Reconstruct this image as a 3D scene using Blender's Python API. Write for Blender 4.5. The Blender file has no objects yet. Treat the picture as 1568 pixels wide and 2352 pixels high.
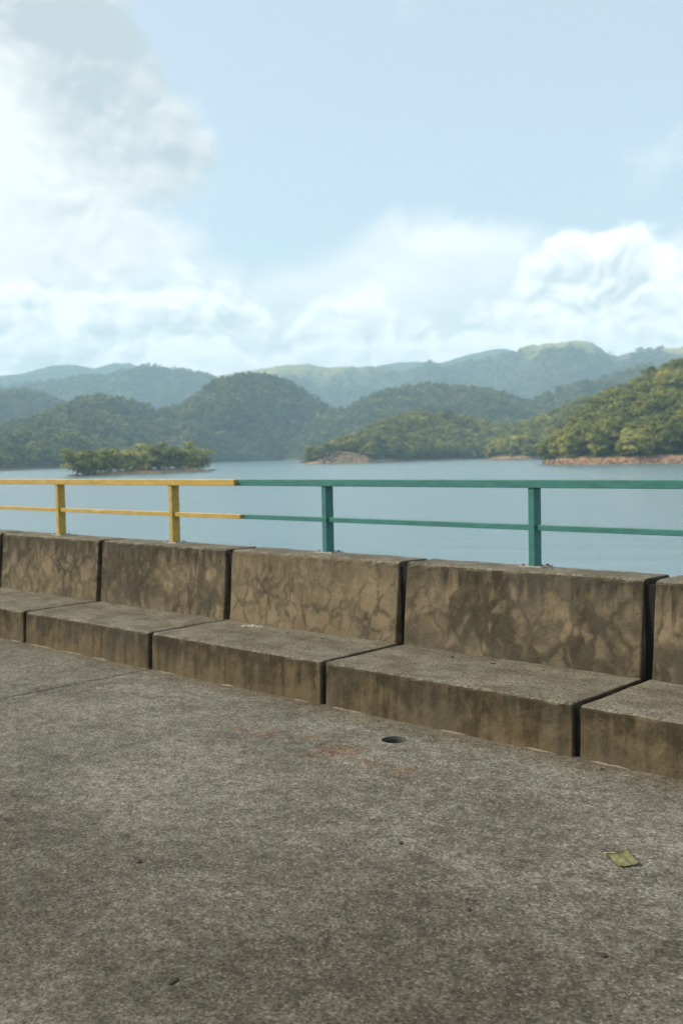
import bpy, bmesh, math, random
import numpy as np
from mathutils import Vector, Matrix, noise as mnoise

sc = bpy.context.scene
C = sc.collection
random.seed(7)
rng = np.random.default_rng(11)

# ------------------------------------------------------------------ camera
EYE = 1.6                                   # eye height above the crest walkway (z = 0)
WATER = -8.0                                # lake level
cam_r = Vector((0.72650502, 0.6868374, -0.02109122))
cam_u = Vector((-0.02213221, 0.05406572, 0.99829207))
cam_f = Vector((-0.68680465, 0.7247974, -0.05448024))
cam = bpy.data.cameras.new('camera')
camo = bpy.data.objects.new('camera', cam)
C.objects.link(camo)
m = Matrix.Identity(4)
for i in range(3):
    m[i][0], m[i][1], m[i][2] = cam_r[i], cam_u[i], -cam_f[i]
m[2][3] = EYE
camo.matrix_world = m
cam.sensor_fit = 'VERTICAL'
cam.sensor_height = 36.0
cam.sensor_width = 36.0
cam.lens = 36.72
cam.clip_start = 0.05
cam.clip_end = 40000
cam.dof.use_dof = True
cam.dof.focus_distance = 4.2
cam.dof.aperture_fstop = 3.9
sc.camera = camo

# ------------------------------------------------------------------ sky, sun, exposure
SUN_AZ, SUN_EL = 219.0, 39.0                # degrees, azimuth counted from +X
VIEW_AZ = math.degrees(math.atan2(cam_f.y, cam_f.x))
sc.view_settings.view_transform = 'Standard'
sc.view_settings.look = 'None'
sc.view_settings.gamma = 1.0
sc.view_settings.exposure = 1.02
sc.view_settings.use_curve_mapping = False

sun = bpy.data.lights.new('sun', 'SUN')
sun.energy = 2.9
sun.angle = math.radians(4)
sun.color = (1.0, 0.86, 0.66)
suno = bpy.data.objects.new('sun', sun)
C.objects.link(suno)
sd = Vector((math.cos(math.radians(SUN_AZ)) * math.cos(math.radians(SUN_EL)),
             math.sin(math.radians(SUN_AZ)) * math.cos(math.radians(SUN_EL)),
             math.sin(math.radians(SUN_EL))))
suno.rotation_euler = sd.to_track_quat('Z', 'Y').to_euler()
suno.location = sd * 50


class NT:
    """small helper for building node trees"""
    def __init__(self, tree):
        self.t = tree

    def n(self, typ, **kw):
        nd = self.t.nodes.new(typ)
        for k, v in kw.items():
            setattr(nd, k, v)
        return nd

    def put(self, sock, v):
        if isinstance(v, bpy.types.NodeSocket):
            self.t.links.new(v, sock)
        elif v is not None:
            if isinstance(v, tuple) and len(v) == 3 and sock.type == 'RGBA':
                v = (*v, 1.0)
            sock.default_value = v

    def math(self, op, a, b=None, c=None, clamp=False):
        nd = self.n('ShaderNodeMath', operation=op)
        nd.use_clamp = clamp
        for i, v in enumerate((a, b, c)):
            if v is not None:
                self.put(nd.inputs[i], v)
        return nd.outputs[0]

    def vmath(self, op, a, b=None):
        nd = self.n('ShaderNodeVectorMath', operation=op)
        self.put(nd.inputs[0], a)
        if b is not None:
            if op == 'SCALE':
                self.put(nd.inputs['Scale'], b)
            else:
                self.put(nd.inputs[1], b)
        return nd.outputs[1] if op in ('LENGTH', 'DISTANCE', 'DOT_PRODUCT') else nd.outputs[0]

    def mix(self, fac, a, b, blend='MIX'):
        nd = self.n('ShaderNodeMix', data_type='RGBA', blend_type=blend)
        nd.clamp_factor = True
        self.put(nd.inputs['Factor'], fac)
        self.put(nd.inputs[6], a)
        self.put(nd.inputs[7], b)
        return nd.outputs[2]

    def noise(self, vec, scale, detail=4, rough=0.55, dist=0.0, dim='3D'):
        nd = self.n('ShaderNodeTexNoise', noise_dimensions=dim)
        self.put(nd.inputs['Vector'], vec)
        self.put(nd.inputs['Scale'], scale)
        nd.inputs['Detail'].default_value = detail
        nd.inputs['Roughness'].default_value = rough
        nd.inputs['Distortion'].default_value = dist
        return nd.outputs['Fac']

    def noisec(self, vec, scale, detail=2, dim='3D'):
        nd = self.n('ShaderNodeTexNoise', noise_dimensions=dim)
        self.put(nd.inputs['Vector'], vec)
        nd.inputs['Scale'].default_value = scale
        nd.inputs['Detail'].default_value = detail
        return nd.outputs['Color']

    def smooth(self, v, lo, hi, a=0.0, b=1.0):
        nd = self.n('ShaderNodeMapRange', interpolation_type='SMOOTHSTEP')
        self.put(nd.inputs['Value'], v)
        self.put(nd.inputs['From Min'], lo)
        self.put(nd.inputs['From Max'], hi)
        nd.inputs['To Min'].default_value = a
        nd.inputs['To Max'].default_value = b
        return nd.outputs[0]

    def mapping(self, vec, scale=(1, 1, 1), loc=(0, 0, 0), rot=(0, 0, 0)):
        nd = self.n('ShaderNodeMapping')
        self.put(nd.inputs['Vector'], vec)
        nd.inputs['Scale'].default_value = scale
        nd.inputs['Location'].default_value = loc
        nd.inputs['Rotation'].default_value = rot
        return nd.outputs[0]


world = bpy.data.worlds.new('World')
sc.world = world
world.use_nodes = True
wt = world.node_tree
wt.nodes.clear()
w = NT(wt)
sky = w.n('ShaderNodeTexSky', sky_type='NISHITA')
sky.sun_disc = False
sky.sun_elevation = math.radians(SUN_EL)
sky.sun_rotation = math.radians(90 - SUN_AZ)
sky.altitude = 200
sky.air_density = 1.0
sky.dust_density = 1.6
sky.ozone_density = 1.2
SKY = 0.115
gen = w.n('ShaderNodeTexCoord').outputs['Generated']
rot = w.n('ShaderNodeVectorRotate', rotation_type='Z_AXIS')
w.put(rot.inputs['Vector'], gen)
rot.inputs['Angle'].default_value = math.radians(-VIEW_AZ)
dirv = rot.outputs[0]                       # x forward over the lake, y to the left, z up
sep = w.n('ShaderNodeSeparateXYZ')
w.put(sep.inputs[0], dirv)
dx, dy, dz = sep.outputs
az = w.math('ARCTAN2', dy, dx)              # + is left
el = w.math('ARCSINE', dz)


cae = w.n('ShaderNodeCombineXYZ')
w.put(cae.inputs[0], az)
w.put(cae.inputs[1], el)


def blob(a0, e0, ra, re, k=1.0, tilt=0.0):
    """soft ellipse of cloud cover at azimuth a0, elevation e0: k in the middle, 0 on the ellipse, negative outside"""
    mp = w.n('ShaderNodeMapping', vector_type='TEXTURE')
    w.put(mp.inputs['Vector'], cae.outputs[0])
    mp.inputs['Location'].default_value = (a0, e0, 0)
    mp.inputs['Rotation'].default_value = (0, 0, tilt)
    mp.inputs['Scale'].default_value = (4 * ra, 4 * re, 1)
    g = w.n('ShaderNodeTexGradient', gradient_type='SPHERICAL')
    w.put(g.inputs[0], mp.outputs[0])
    return w.math('MULTIPLY_ADD', g.outputs['Fac'], 4 * k, -3 * k)


def smax(lst, k=0.12):
    r = lst[0]
    for b in lst[1:]:
        nd = w.n('ShaderNodeMath', operation='SMOOTH_MAX')
        w.put(nd.inputs[0], r)
        w.put(nd.inputs[1], b)
        nd.inputs[2].default_value = k
        r = nd.outputs[0]
    return r


FD = 2398.7


def pa(x):
    return -(x - 784) / FD


def pe(x, y):
    return (1061.6 - 0.0213 * x - y) / FD


def heap(x, y, rx, ry, k=1.0, tilt=0.0):
    return blob(pa(x), pe(x, y), rx / FD, ry / FD, k, tilt)


cmb = w.n('ShaderNodeCombineXYZ')
w.put(cmb.inputs[0], az)
w.put(cmb.inputs[1], w.math('MULTIPLY', el, 1.25))
stretch = cmb.outputs[0]
wob = w.vmath('SCALE', w.vmath('SUBTRACT', w.noisec(stretch, 10.0, 2, '2D'), (0.5, 0.5, 0.5)), 0.06)
cp = w.vmath('ADD', stretch, wob)


def puffs(q):
    """heaped, cauliflower-like density: rounded heads on heads"""
    tot = w.math('MULTIPLY', w.math('SUBTRACT', w.noise(q, 9.0, 4, 0.60, dim='2D'), 0.5), 1.1)
    for sc_, am in ((13.0, 0.55), (29.0, 0.36), (64.0, 0.16)):
        vo = w.n('ShaderNodeTexVoronoi', feature='F1', voronoi_dimensions='2D')
        w.put(vo.inputs['Vector'], q)
        vo.inputs['Scale'].default_value = sc_
        d = vo.outputs['Distance']
        tot = w.math('ADD', tot, w.math('MULTIPLY', w.math('SUBTRACT', 0.30, w.math('MULTIPLY', d, d)), am))
    return tot


soft = w.math('MULTIPLY', w.math('SUBTRACT', w.noise(cp, 6.0, 6, 0.56, dim='2D'), 0.5), 2.0)
p1 = puffs(cp)
p2 = puffs(w.vmath('ADD', cp, (0.005, 0.011, 0.0)))             # the same heads a little towards the sun
relief = w.math('MULTIPLY', w.math('SUBTRACT', p1, p2), 2.6)
broad = w.math('MULTIPLY', w.math('SUBTRACT', w.noise(w.mapping(stretch, (1, 2.0, 1)), 7.0, 3, 0.55, dim='2D'), 0.5), 1.6)
WHITE, GREY, DEEP = (0.505, 0.505, 0.492), (0.385, 0.422, 0.432), (0.300, 0.336, 0.345)


def layer(under, cover, dens, amp, e0, e1, shade, opacity=1.0, lo=GREY, hi=WHITE):
    """one sheet of cloud over the sky so far; shade 1 = sunlit white, 0 = grey"""
    f = w.math('ADD', cover, w.math('MULTIPLY', dens, amp))
    al = w.math('MULTIPLY', w.smooth(f, e0, e1), opacity)
    sh = shade(f)
    return w.mix(al, under, w.mix(sh, lo, hi))


def clampn(v):
    return w.math('ADD', v, 0.0, clamp=True)


skys = w.vmath('SCALE', sky.outputs[0], SKY)
veil = w.mix(0.56, skys, (0.385, 0.430, 0.425))                 # thin high veil that pales the blue everywhere
# soft bank all round the horizon and scattered cloud away from the lake view
ring = w.math('MINIMUM', w.math('MULTIPLY', w.math('SUBTRACT', 0.150, el), 6.0), 0.7)
away = w.smooth(w.math('ABSOLUTE', az), 0.42, 0.75)
scat = w.math('MULTIPLY', w.math('SUBTRACT', w.noise(dirv, 2.3, 2), 0.50), 4.0)
scat = w.math('ADD', w.math('MULTIPLY', away, w.math('ADD', scat, 1.5)), -1.5)
back = smax([heap(150, 640, 480, 175, 1.3), heap(620, 720, 520, 165, 1.3), heap(1010, 660, 300, 165, 1.9), heap(1150, 730, 420, 175, 1.8),
             heap(1600, 720, 300, 175, 1.3), heap(1550, 410, 150, 50, 0.30, -0.3), heap(1450, 0, 380, 75, 0.35), ring, scat])
c1 = layer(veil, back, w.math('ADD', soft, w.math('MULTIPLY', p1, 0.5)), 0.85, -0.05, 0.60, lambda f: clampn(w.math('ADD', broad, 0.50)), 0.93, (0.425, 0.458, 0.466), (0.655, 0.648, 0.628))
# the big cloud towering on the left, grey beneath
big = smax([heap(30, 20, 360, 420, 2.0), heap(20, 340, 480, 330, 2.0), heap(320, 300, 330, 170, 1.8, 0.80), heap(0, 560, 560, 190, 1.5)])
belly = w.smooth(blob(pa(270), pe(270, 205), 0.20, 0.085, 1.0, 0.78), -0.35, 0.75)
c2 = layer(c1, big, w.math('ADD', soft, w.math('MULTIPLY', p1, 0.9)), 0.75, -0.02, 0.62,
           lambda f: clampn(w.math('SUBTRACT', w.math('ADD', w.math('MULTIPLY', broad, 0.75), w.math('ADD', w.math('MULTIPLY', relief, 0.42), 0.95)), w.math('MULTIPLY', belly, 0.82))), 0.97, DEEP, (0.56, 0.56, 0.545))


def headlit(f):
    """bright crowns that fall off into grey bodies"""
    v = w.math('SUBTRACT', 0.98, w.math('MULTIPLY', w.smooth(f, 0.2, 1.3), 0.46))
    return clampn(w.math('ADD', w.math('ADD', v, relief), w.math('MULTIPLY', broad, 0.35)))


front = smax([heap(80, 800, 170, 140, 1.6), heap(300, 790, 140, 140, 1.6), heap(425, 780, 90, 145, 1.6), heap(560, 785, 100, 135, 1.6),
              heap(740, 800, 110, 115, 1.5), heap(840, 790, 90, 130, 1.6), heap(975, 790, 60, 75, 1.4), heap(640, 850, 560, 75, 1.1), heap(1120, 800, 110, 85, 1.2)], 0.06)
c3 = layer(c2, front, p1, 1.35, 0.0, 0.62, headlit, 0.92, (0.405, 0.438, 0.448), (0.74, 0.73, 0.705))
right = smax([heap(1320, 690, 130, 135, 1.9), heap(1440, 685, 115, 140, 1.9), heap(1510, 770, 150, 90, 1.6), heap(1590, 690, 80, 105, 1.8), heap(1235, 760, 75, 80, 1.3), heap(1420, 850, 320, 75, 1.2)], 0.06)
final = layer(c3, right, p1, 1.25, 0.0, 0.55, headlit, 0.97, (0.415, 0.448, 0.455), (0.78, 0.765, 0.74))
bg = w.n('ShaderNodeBackground')
w.put(bg.inputs['Color'], final)
bg.inputs['Strength'].default_value = 1.0
w.put(w.n('ShaderNodeOutputWorld').inputs['Surface'], bg.outputs[0])
world.cycles.sampling_method = 'MANUAL'
world.cycles.sample_map_resolution = 512

sc.render.engine = 'CYCLES'
sc.cycles.use_denoising = True
sc.cycles.use_adaptive_sampling = True
sc.cycles.adaptive_threshold = 0.02
sc.cycles.max_bounces = 4
sc.cycles.diffuse_bounces = 2
sc.cycles.glossy_bounces = 2
sc.cycles.volume_bounces = 1
sc.cycles.transparent_max_bounces = 8
sc.cycles.caustics_reflective = False
sc.cycles.caustics_refractive = False
sc.cycles.pixel_filter_type = 'BLACKMAN_HARRIS'
sc.cycles.filter_width = 1.5


# ------------------------------------------------------------------ helpers
def tag(o, label=None, cat=None, group=None, kind=None):
    if label: o['label'] = label
    if cat: o['category'] = cat
    if group: o['group'] = group
    if kind: o['kind'] = kind
    return o


def obj(name, me, mat=None, parent=None, loc=None):
    o = bpy.data.objects.new(name, me)
    C.objects.link(o)
    if mat is not None and me is not None and len(me.materials) == 0:
        me.materials.append(mat)
    if parent is not None:
        o.parent = parent
    if loc is not None:
        o.location = loc
    return o


def empty(name, loc=(0, 0, 0)):
    o = bpy.data.objects.new(name, None)
    o.empty_display_size = 0.2
    C.objects.link(o)
    o.location = loc
    return o


def mesh_np(name, verts, faces, smooth=False):
    me = bpy.data.meshes.new(name)
    verts = np.asarray(verts, np.float32)
    faces = np.asarray(faces, np.int32)
    k = faces.shape[1]
    me.vertices.add(len(verts))
    me.vertices.foreach_set('co', verts.ravel())
    me.loops.add(faces.size)
    me.loops.foreach_set('vertex_index', faces.ravel())
    me.polygons.add(len(faces))
    me.polygons.foreach_set('loop_start', np.arange(0, faces.size, k, dtype=np.int32))
    me.update(calc_edges=True)
    if smooth:
        me.polygons.foreach_set('use_smooth', np.ones(len(faces), bool))
    me.validate()
    return me


def bm_mesh(name, bm, smooth=False):
    me = bpy.data.meshes.new(name)
    bmesh.ops.recalc_face_normals(bm, faces=bm.faces)
    bm.to_mesh(me)
    bm.free()
    if smooth:
        for p in me.polygons:
            p.use_smooth = True
    return me


def box_bm(x0, x1, y0, y1, z0, z1, bevel=0.0, seg=2):
    bm = bmesh.new()
    bmesh.ops.create_cube(bm, size=1)
    for v in bm.verts:
        v.co = Vector((x0 + (v.co.x + .5) * (x1 - x0), y0 + (v.co.y + .5) * (y1 - y0), z0 + (v.co.z + .5) * (z1 - z0)))
    if bevel:
        bmesh.ops.bevel(bm, geom=bm.edges[:], offset=bevel, segments=seg, profile=0.5, affect='EDGES')
    return bm


def material(name):
    mt = bpy.data.materials.new(name)
    mt.use_nodes = True
    t = NT(mt.node_tree)
    b = mt.node_tree.nodes['Principled BSDF']
    return mt, t, b


def ray(px, py):
    """direction seen at (px, py) of a 1568 x 2352 view from the walkway"""
    return cam_f + cam_r * ((px - 784) / FD) - cam_u * ((py - 1176) / FD)


def at_dist(px, py, d):
    v = ray(px, py)
    t = d / math.hypot(v.x, v.y)
    return Vector((0, 0, EYE)) + v * t


# numpy value noise
_lat = rng.random((256, 256)).astype(np.float64)


def vnoise(x, y):
    xi = np.floor(x).astype(int); yi = np.floor(y).astype(int)
    fx = x - xi; fy = y - yi
    fx = fx * fx * (3 - 2 * fx); fy = fy * fy * (3 - 2 * fy)
    a = _lat[xi & 255, yi & 255]; b = _lat[(xi + 1) & 255, yi & 255]
    c = _lat[xi & 255, (yi + 1) & 255]; d = _lat[(xi + 1) & 255, (yi + 1) & 255]
    return (a * (1 - fx) + b * fx) * (1 - fy) + (c * (1 - fx) + d * fx) * fy


def fbm(x, y, o=4, g=0.5):
    s = 0; amp = 1; tot = 0
    for i in range(o):
        s = s + amp * vnoise(x + 17.3 * i, y + 9.1 * i); tot += amp
        x = x * 2.03; y = y * 2.03; amp *= g
    return s / tot


# ------------------------------------------------------------------ materials
def concrete_common(t, pos):
    """fine pitted grain shared by all the old concrete"""
    g1 = t.noise(pos, 95.0, 5, 0.65)
    g2 = t.noise(pos, 23.0, 5, 0.6)
    return g1, g2


def mat_pavement():
    mt, t, b = material('weathered_pavement_concrete')
    pos = t.n('ShaderNodeNewGeometry').outputs['Position']
    big = t.noise(pos, 0.55, 4, 0.55)
    mid = t.noise(pos, 3.2, 6, 0.62, 0.3)
    speck = t.n('ShaderNodeTexVoronoi', feature='F1')
    t.put(speck.inputs['Vector'], pos); speck.inputs['Scale'].default_value = 110.0
    aggregate = speck.outputs['Color']
    sepc = t.n('ShaderNodeSeparateColor'); t.put(sepc.inputs[0], aggregate)
    stone = sepc.outputs[0]
    grain = t.math('ADD', t.math('MULTIPLY', t.noise(pos, 26.0, 5, 0.7), 0.36), t.math('MULTIPLY', t.noise(t.mapping(pos, (1, 1.15, 1), rot=(0, 0, 0.75)), 62.0, 4, 0.7), 0.52))
    grain = t.math('ADD', grain, t.math('MULTIPLY', stone, 0.11))
    col = t.mix(t.smooth(mid, 0.30, 0.70), (0.118, 0.109, 0.088), (0.172, 0.162, 0.135))
    col = t.mix(t.smooth(stone, 0.82, 0.95, 0, 0.40), col, (0.320, 0.304, 0.259))
    col = t.mix(t.smooth(stone, 0.12, 0.03, 0, 0.4), col, (0.044, 0.038, 0.031))
    col = t.mix(t.smooth(t.noise(pos, 11.0, 5, 0.7), 0.58, 0.72, 0, 0.3), col, (0.216, 0.208, 0.176))
    # dirt plus painted lens vignette away from the bench, pale dusty band before it
    sp = t.n('ShaderNodeSeparateXYZ'); t.put(sp.inputs[0], pos)
    y = t.math('ADD', sp.outputs[1], t.math('MULTIPLY', t.math('SUBTRACT', big, 0.5), 2.4))
    col = t.mix(t.smooth(y, 3.9, 1.5, 0, 0.95), col, t.mix(1.0, col, (0.50, 0.472, 0.415), 'MULTIPLY'))
    col = t.mix(t.smooth(big, 0.42, 0.66, 0, 0.35), col, (0.188, 0.179, 0.151))
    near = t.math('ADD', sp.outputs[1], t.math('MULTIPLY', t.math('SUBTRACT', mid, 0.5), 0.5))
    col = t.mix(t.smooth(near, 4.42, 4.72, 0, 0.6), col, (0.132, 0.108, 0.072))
    # rust stains beside the drain
    rust = None
    for (rx, ry, rr) in ((-4.424, 4.005, .10), (-3.894, 3.998, .15), (-4.19, 4.124, .07), (-3.366, 3.985, .08),
                         (-3.61, 3.965, .07), (-4.618, 3.968, .06), (-3.79, 4.06, .08)):
        d = t.vmath('DISTANCE', pos, (rx, ry, 0.0))
        v = t.math('SUBTRACT', 1.0, t.math('DIVIDE', d, rr * 1.7))
        rust = v if rust is None else t.math('MAXIMUM', rust, v)
    rn = t.noise(pos, 16.0, 6, 0.7)
    rm = t.smooth(t.math('ADD', rust, t.math('MULTIPLY', t.math('SUBTRACT', rn, 0.5), 2.4)), 0.15, 1.1, 0, 0.5)
    rm = t.math('MULTIPLY', rm, t.smooth(rust, 0.0, 0.3))
    col = t.mix(rm, col, (0.185, 0.080, 0.034))
    # open, pitted surface: sand grains stand out pale, hollows hold dirt
    gr = t.smooth(grain, 0.385, 0.605)
    col = t.mix(gr, t.mix(1.0, col, (0.52, 0.495, 0.45), 'MULTIPLY'), t.mix(1.0, col, (1.32, 1.34, 1.32), 'MULTIPLY'))
    mott = t.smooth(t.noise(pos, 11.0, 7, 0.74, 0.2), 0.38, 0.60)
    col = t.mix(mott, t.mix(1.0, col, (0.70, 0.70, 0.69), 'MULTIPLY'), t.mix(1.0, col, (1.08, 1.10, 1.12), 'MULTIPLY'))
    blot = t.noise(t.mapping(pos, (1, 1.6, 1), rot=(0, 0, 0.6)), 15.0, 5, 0.62)
    col = t.mix(t.smooth(blot, 0.575, 0.70, 0, 0.62), col, (0.040, 0.035, 0.026))
    worn = t.smooth(t.noise(pos, 1.5, 6, 0.62, 0.6), 0.40, 0.62)
    col = t.mix(worn, t.mix(1.0, col, (0.83, 0.83, 0.82), 'MULTIPLY'), t.mix(1.0, col, (1.10, 1.11, 1.13), 'MULTIPLY'))
    pits = t.noise(pos, 38.0, 3, 0.6)
    col = t.mix(t.smooth(pits, 0.635, 0.71, 0, 0.75), col, (0.028, 0.023, 0.017))
    # hairline crack
    cw = t.vmath('ADD', pos, t.vmath('SCALE', t.noisec(pos, 5.0, 3), 0.16))
    scw = t.n('ShaderNodeSeparateXYZ'); t.put(scw.inputs[0], cw)
    ln = t.math('ABSOLUTE', t.math('ADD', t.math('ADD', t.math('MULTIPLY', scw.outputs[0], 0.15), scw.outputs[1]), -2.03))
    seg = t.smooth(sp.outputs[0], -2.70, -2.60)
    seg = t.math('MULTIPLY', seg, t.smooth(sp.outputs[0], -2.35, -2.45))
    crack = t.math('MULTIPLY', t.smooth(ln, 0.0035, 0.0008), seg)
    col = t.mix(t.math('MULTIPLY', crack, 0.4), col, (0.040, 0.034, 0.027))
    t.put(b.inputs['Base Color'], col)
    b.inputs['Roughness'].default_value = 0.9
    b.inputs['Specular IOR Level'].default_value = 0.25
    hgt = t.math('ADD', t.math('MULTIPLY', grain, 1.1), t.math('MULTIPLY', stone, 0.15))
    hgt = t.math('SUBTRACT', t.math('ADD', hgt, t.math('MULTIPLY', mid, 0.9)), crack)
    bp = t.n('ShaderNodeBump'); bp.inputs['Strength'].default_value = 0.9
    bp.inputs['Distance'].default_value = 0.011
    t.put(bp.inputs['Height'], hgt); t.put(b.inputs['Normal'], bp.outputs[0])
    return mt


def mat_bench():
    mt, t, b = material('stained_bench_concrete')
    gm = t.n('ShaderNodeNewGeometry')
    pos = gm.outputs['Position']
    at = t.n('ShaderNodeAttribute', attribute_type='OBJECT', attribute_name='stain')
    stain = at.outputs['Fac']
    sp = t.n('ShaderNodeSeparateXYZ'); t.put(sp.inputs[0], pos)
    sn = t.n('ShaderNodeSeparateXYZ'); t.put(sn.inputs[0], gm.outputs['True Normal'])
    grain = t.noise(pos, 60.0, 5, 0.68)
    mid = t.noise(pos, 6.5, 6, 0.6, 0.2)
    low = t.noise(pos, 1.7, 3, 0.5)
    # render flaked to an irregular net of paler patches between dark weathered seams
    wv = t.vmath('ADD', pos, t.vmath('SCALE', t.vmath('SUBTRACT', t.noisec(pos, 4.0, 3), (0.5, 0.5, 0.5)), 0.34))
    wv2 = t.mapping(wv, (1.0, 1.0, 0.62))
    vo = t.n('ShaderNodeTexVoronoi', feature='DISTANCE_TO_EDGE')
    t.put(vo.inputs['Vector'], wv2); vo.inputs['Scale'].default_value = 7.0
    jit = t.math('MULTIPLY', t.math('SUBTRACT', t.noise(pos, 9.0, 7, 0.72, 0.5), 0.5), 0.48)
    seam = t.math('ADD', vo.outputs['Distance'], jit)
    wid = t.math('MULTIPLY', t.math('ADD', t.math('MULTIPLY', t.smooth(low, 0.36, 0.64), 0.22), 0.03), t.math('ADD', stain, -0.02))
    vein = t.smooth(t.math('SUBTRACT', wid, seam), -0.15, 0.11)
    patchy = t.smooth(t.math('ADD', t.noise(pos, 3.3, 6, 0.62, 0.6), t.math('MULTIPLY', t.math('SUBTRACT', stain, 0.8), 0.20)), 0.46, 0.64)
    dark = t.math('MAXIMUM', t.math('MULTIPLY', vein, t.smooth(low, 0.30, 0.60, 0.6, 1.0)), t.math('MULTIPLY', patchy, 0.85))
    cell = t.n('ShaderNodeTexVoronoi', feature='F1')
    t.put(cell.inputs['Vector'], wv2); cell.inputs['Scale'].default_value = 7.0
    csp = t.n('ShaderNodeSeparateColor'); t.put(csp.inputs[0], cell.outputs['Color'])
    streak = t.noise(t.mapping(pos, (16, 16, 1.5)), 1.0, 5, 0.6)
    # soot and lichen run down from the coping, damp rises from the seat
    top = t.math('ADD', t.math('SUBTRACT', sp.outputs[2], 0.66), t.math('MULTIPLY', t.math('SUBTRACT', streak, 0.5), 0.75))
    topm = t.math('MULTIPLY', t.smooth(top, -0.06, 0.20), t.math('ADD', stain, 0.25))
    tan = t.mix(t.smooth(mid, 0.3, 0.7), (0.163, 0.125, 0.076), (0.222, 0.176, 0.114))
    tan = t.mix(t.smooth(low, 0.40, 0.62, 0, 0.5), tan, (0.132, 0.108, 0.068))
    drk = t.mix(t.smooth(t.noise(pos, 14.0, 5, 0.6), 0.3, 0.7), (0.025, 0.022, 0.014), (0.052, 0.045, 0.030))
    tan = t.mix(t.math('MULTIPLY', csp.outputs[0], 0.55), tan, t.mix(1.0, tan, (0.70, 0.71, 0.72), 'MULTIPLY'))
    dk = t.math('MAXIMUM', t.math('MULTIPLY', dark, 0.88), t.math('MULTIPLY', topm, 0.9))
    col = t.mix(dk, tan, drk)
    # riser of the seat: splashed and streaked
    low_m = t.smooth(sp.outputs[2], 0.285, 0.265)
    sst = t.smooth(t.math('ADD', t.math('ADD', t.math('MULTIPLY', streak, 0.6), t.math('MULTIPLY', t.noise(pos, 8.0, 7, 0.7), 0.7)), t.math('MULTIPLY', t.math('SUBTRACT', sp.outputs[2], 0.13), 0.8)), 0.50, 0.82)
    riser = t.mix(t.math('MULTIPLY', sst, 0.9), t.mix(t.smooth(mid, .3, .7), (0.101, 0.074, 0.039), (0.133, 0.105, 0.064)), (0.026, 0.021, 0.011))
    col = t.mix(low_m, col, riser)
    # upward faces: bleached grey, trodden
    up = t.smooth(t.math('ADD', sn.outputs[2], t.math('MULTIPLY', t.math('SUBTRACT', mid, 0.5), 0.5)), 0.35, 0.75)
    tread = t.mix(t.smooth(t.noise(pos, 3.4, 7, 0.66), 0.36, 0.64), (0.106, 0.095, 0.071), (0.178, 0.166, 0.132))
    tread = t.mix(t.smooth(t.noise(t.mapping(pos, (2, 9, 2)), 2.0, 6, 0.7), 0.50, 0.72, 0, 0.7), tread, (0.063, 0.055, 0.038))
    tread = t.mix(t.smooth(grain, 0.40, 0.60), t.mix(1.0, tread, (0.55, 0.53, 0.48), 'MULTIPLY'), t.mix(1.0, tread, (1.2, 1.2, 1.2), 'MULTIPLY'))
    grime = t.smooth(t.noise(pos, 2.6, 6, 0.66, 0.5), 0.42, 0.66, 0, 0.6)
    col = t.mix(t.math('MULTIPLY', grime, t.math('ADD', stain, 0.1)), col, (0.066, 0.061, 0.047))
    col = t.mix(up, col, tread)
    col = t.mix(t.smooth(grain, 0.45, 0.28, 0, 0.55), col, (0.026, 0.022, 0.015))
    col = t.mix(t.smooth(grain, 0.64, 0.78, 0, 0.30), col, (0.264, 0.238, 0.172))
    t.put(b.inputs['Base Color'], col)
    b.inputs['Roughness'].default_value = 0.92
    b.inputs['Specular IOR Level'].default_value = 0.2
    hgt = t.math('ADD', t.math('MULTIPLY', grain, 0.6), t.math('MULTIPLY', mid, 0.9))
    hgt = t.math('SUBTRACT', hgt, t.math('MULTIPLY', dark, 0.22))
    bp = t.n('ShaderNodeBump'); bp.inputs['Strength'].default_value = 0.8
    bp.inputs['Distance'].default_value = 0.010
    t.put(bp.inputs['Height'], hgt); t.put(b.inputs['Normal'], bp.outputs[0])
    return mt


def mat_plain(name, col, rough=0.85, var=0.3, scale=20.0, bump=0.004, spec=0.3):
    mt, t, b = material(name)
    pos = t.n('ShaderNodeNewGeometry').outputs['Position']
    nz = t.noise(pos, scale, 5, 0.62)
    lo = tuple(c * (1 - var) for c in col); hi = tuple(min(1, c * (1 + var)) for c in col)
    t.put(b.inputs['Base Color'], t.mix(t.smooth(nz, 0.3, 0.7), lo, hi))
    b.inputs['Roughness'].default_value = rough
    b.inputs['Specular IOR Level'].default_value = spec
    if bump:
        bp = t.n('ShaderNodeBump'); bp.inputs['Distance'].default_value = bump
        t.put(bp.inputs['Height'], nz); t.put(b.inputs['Normal'], bp.outputs[0])
    return mt


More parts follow.
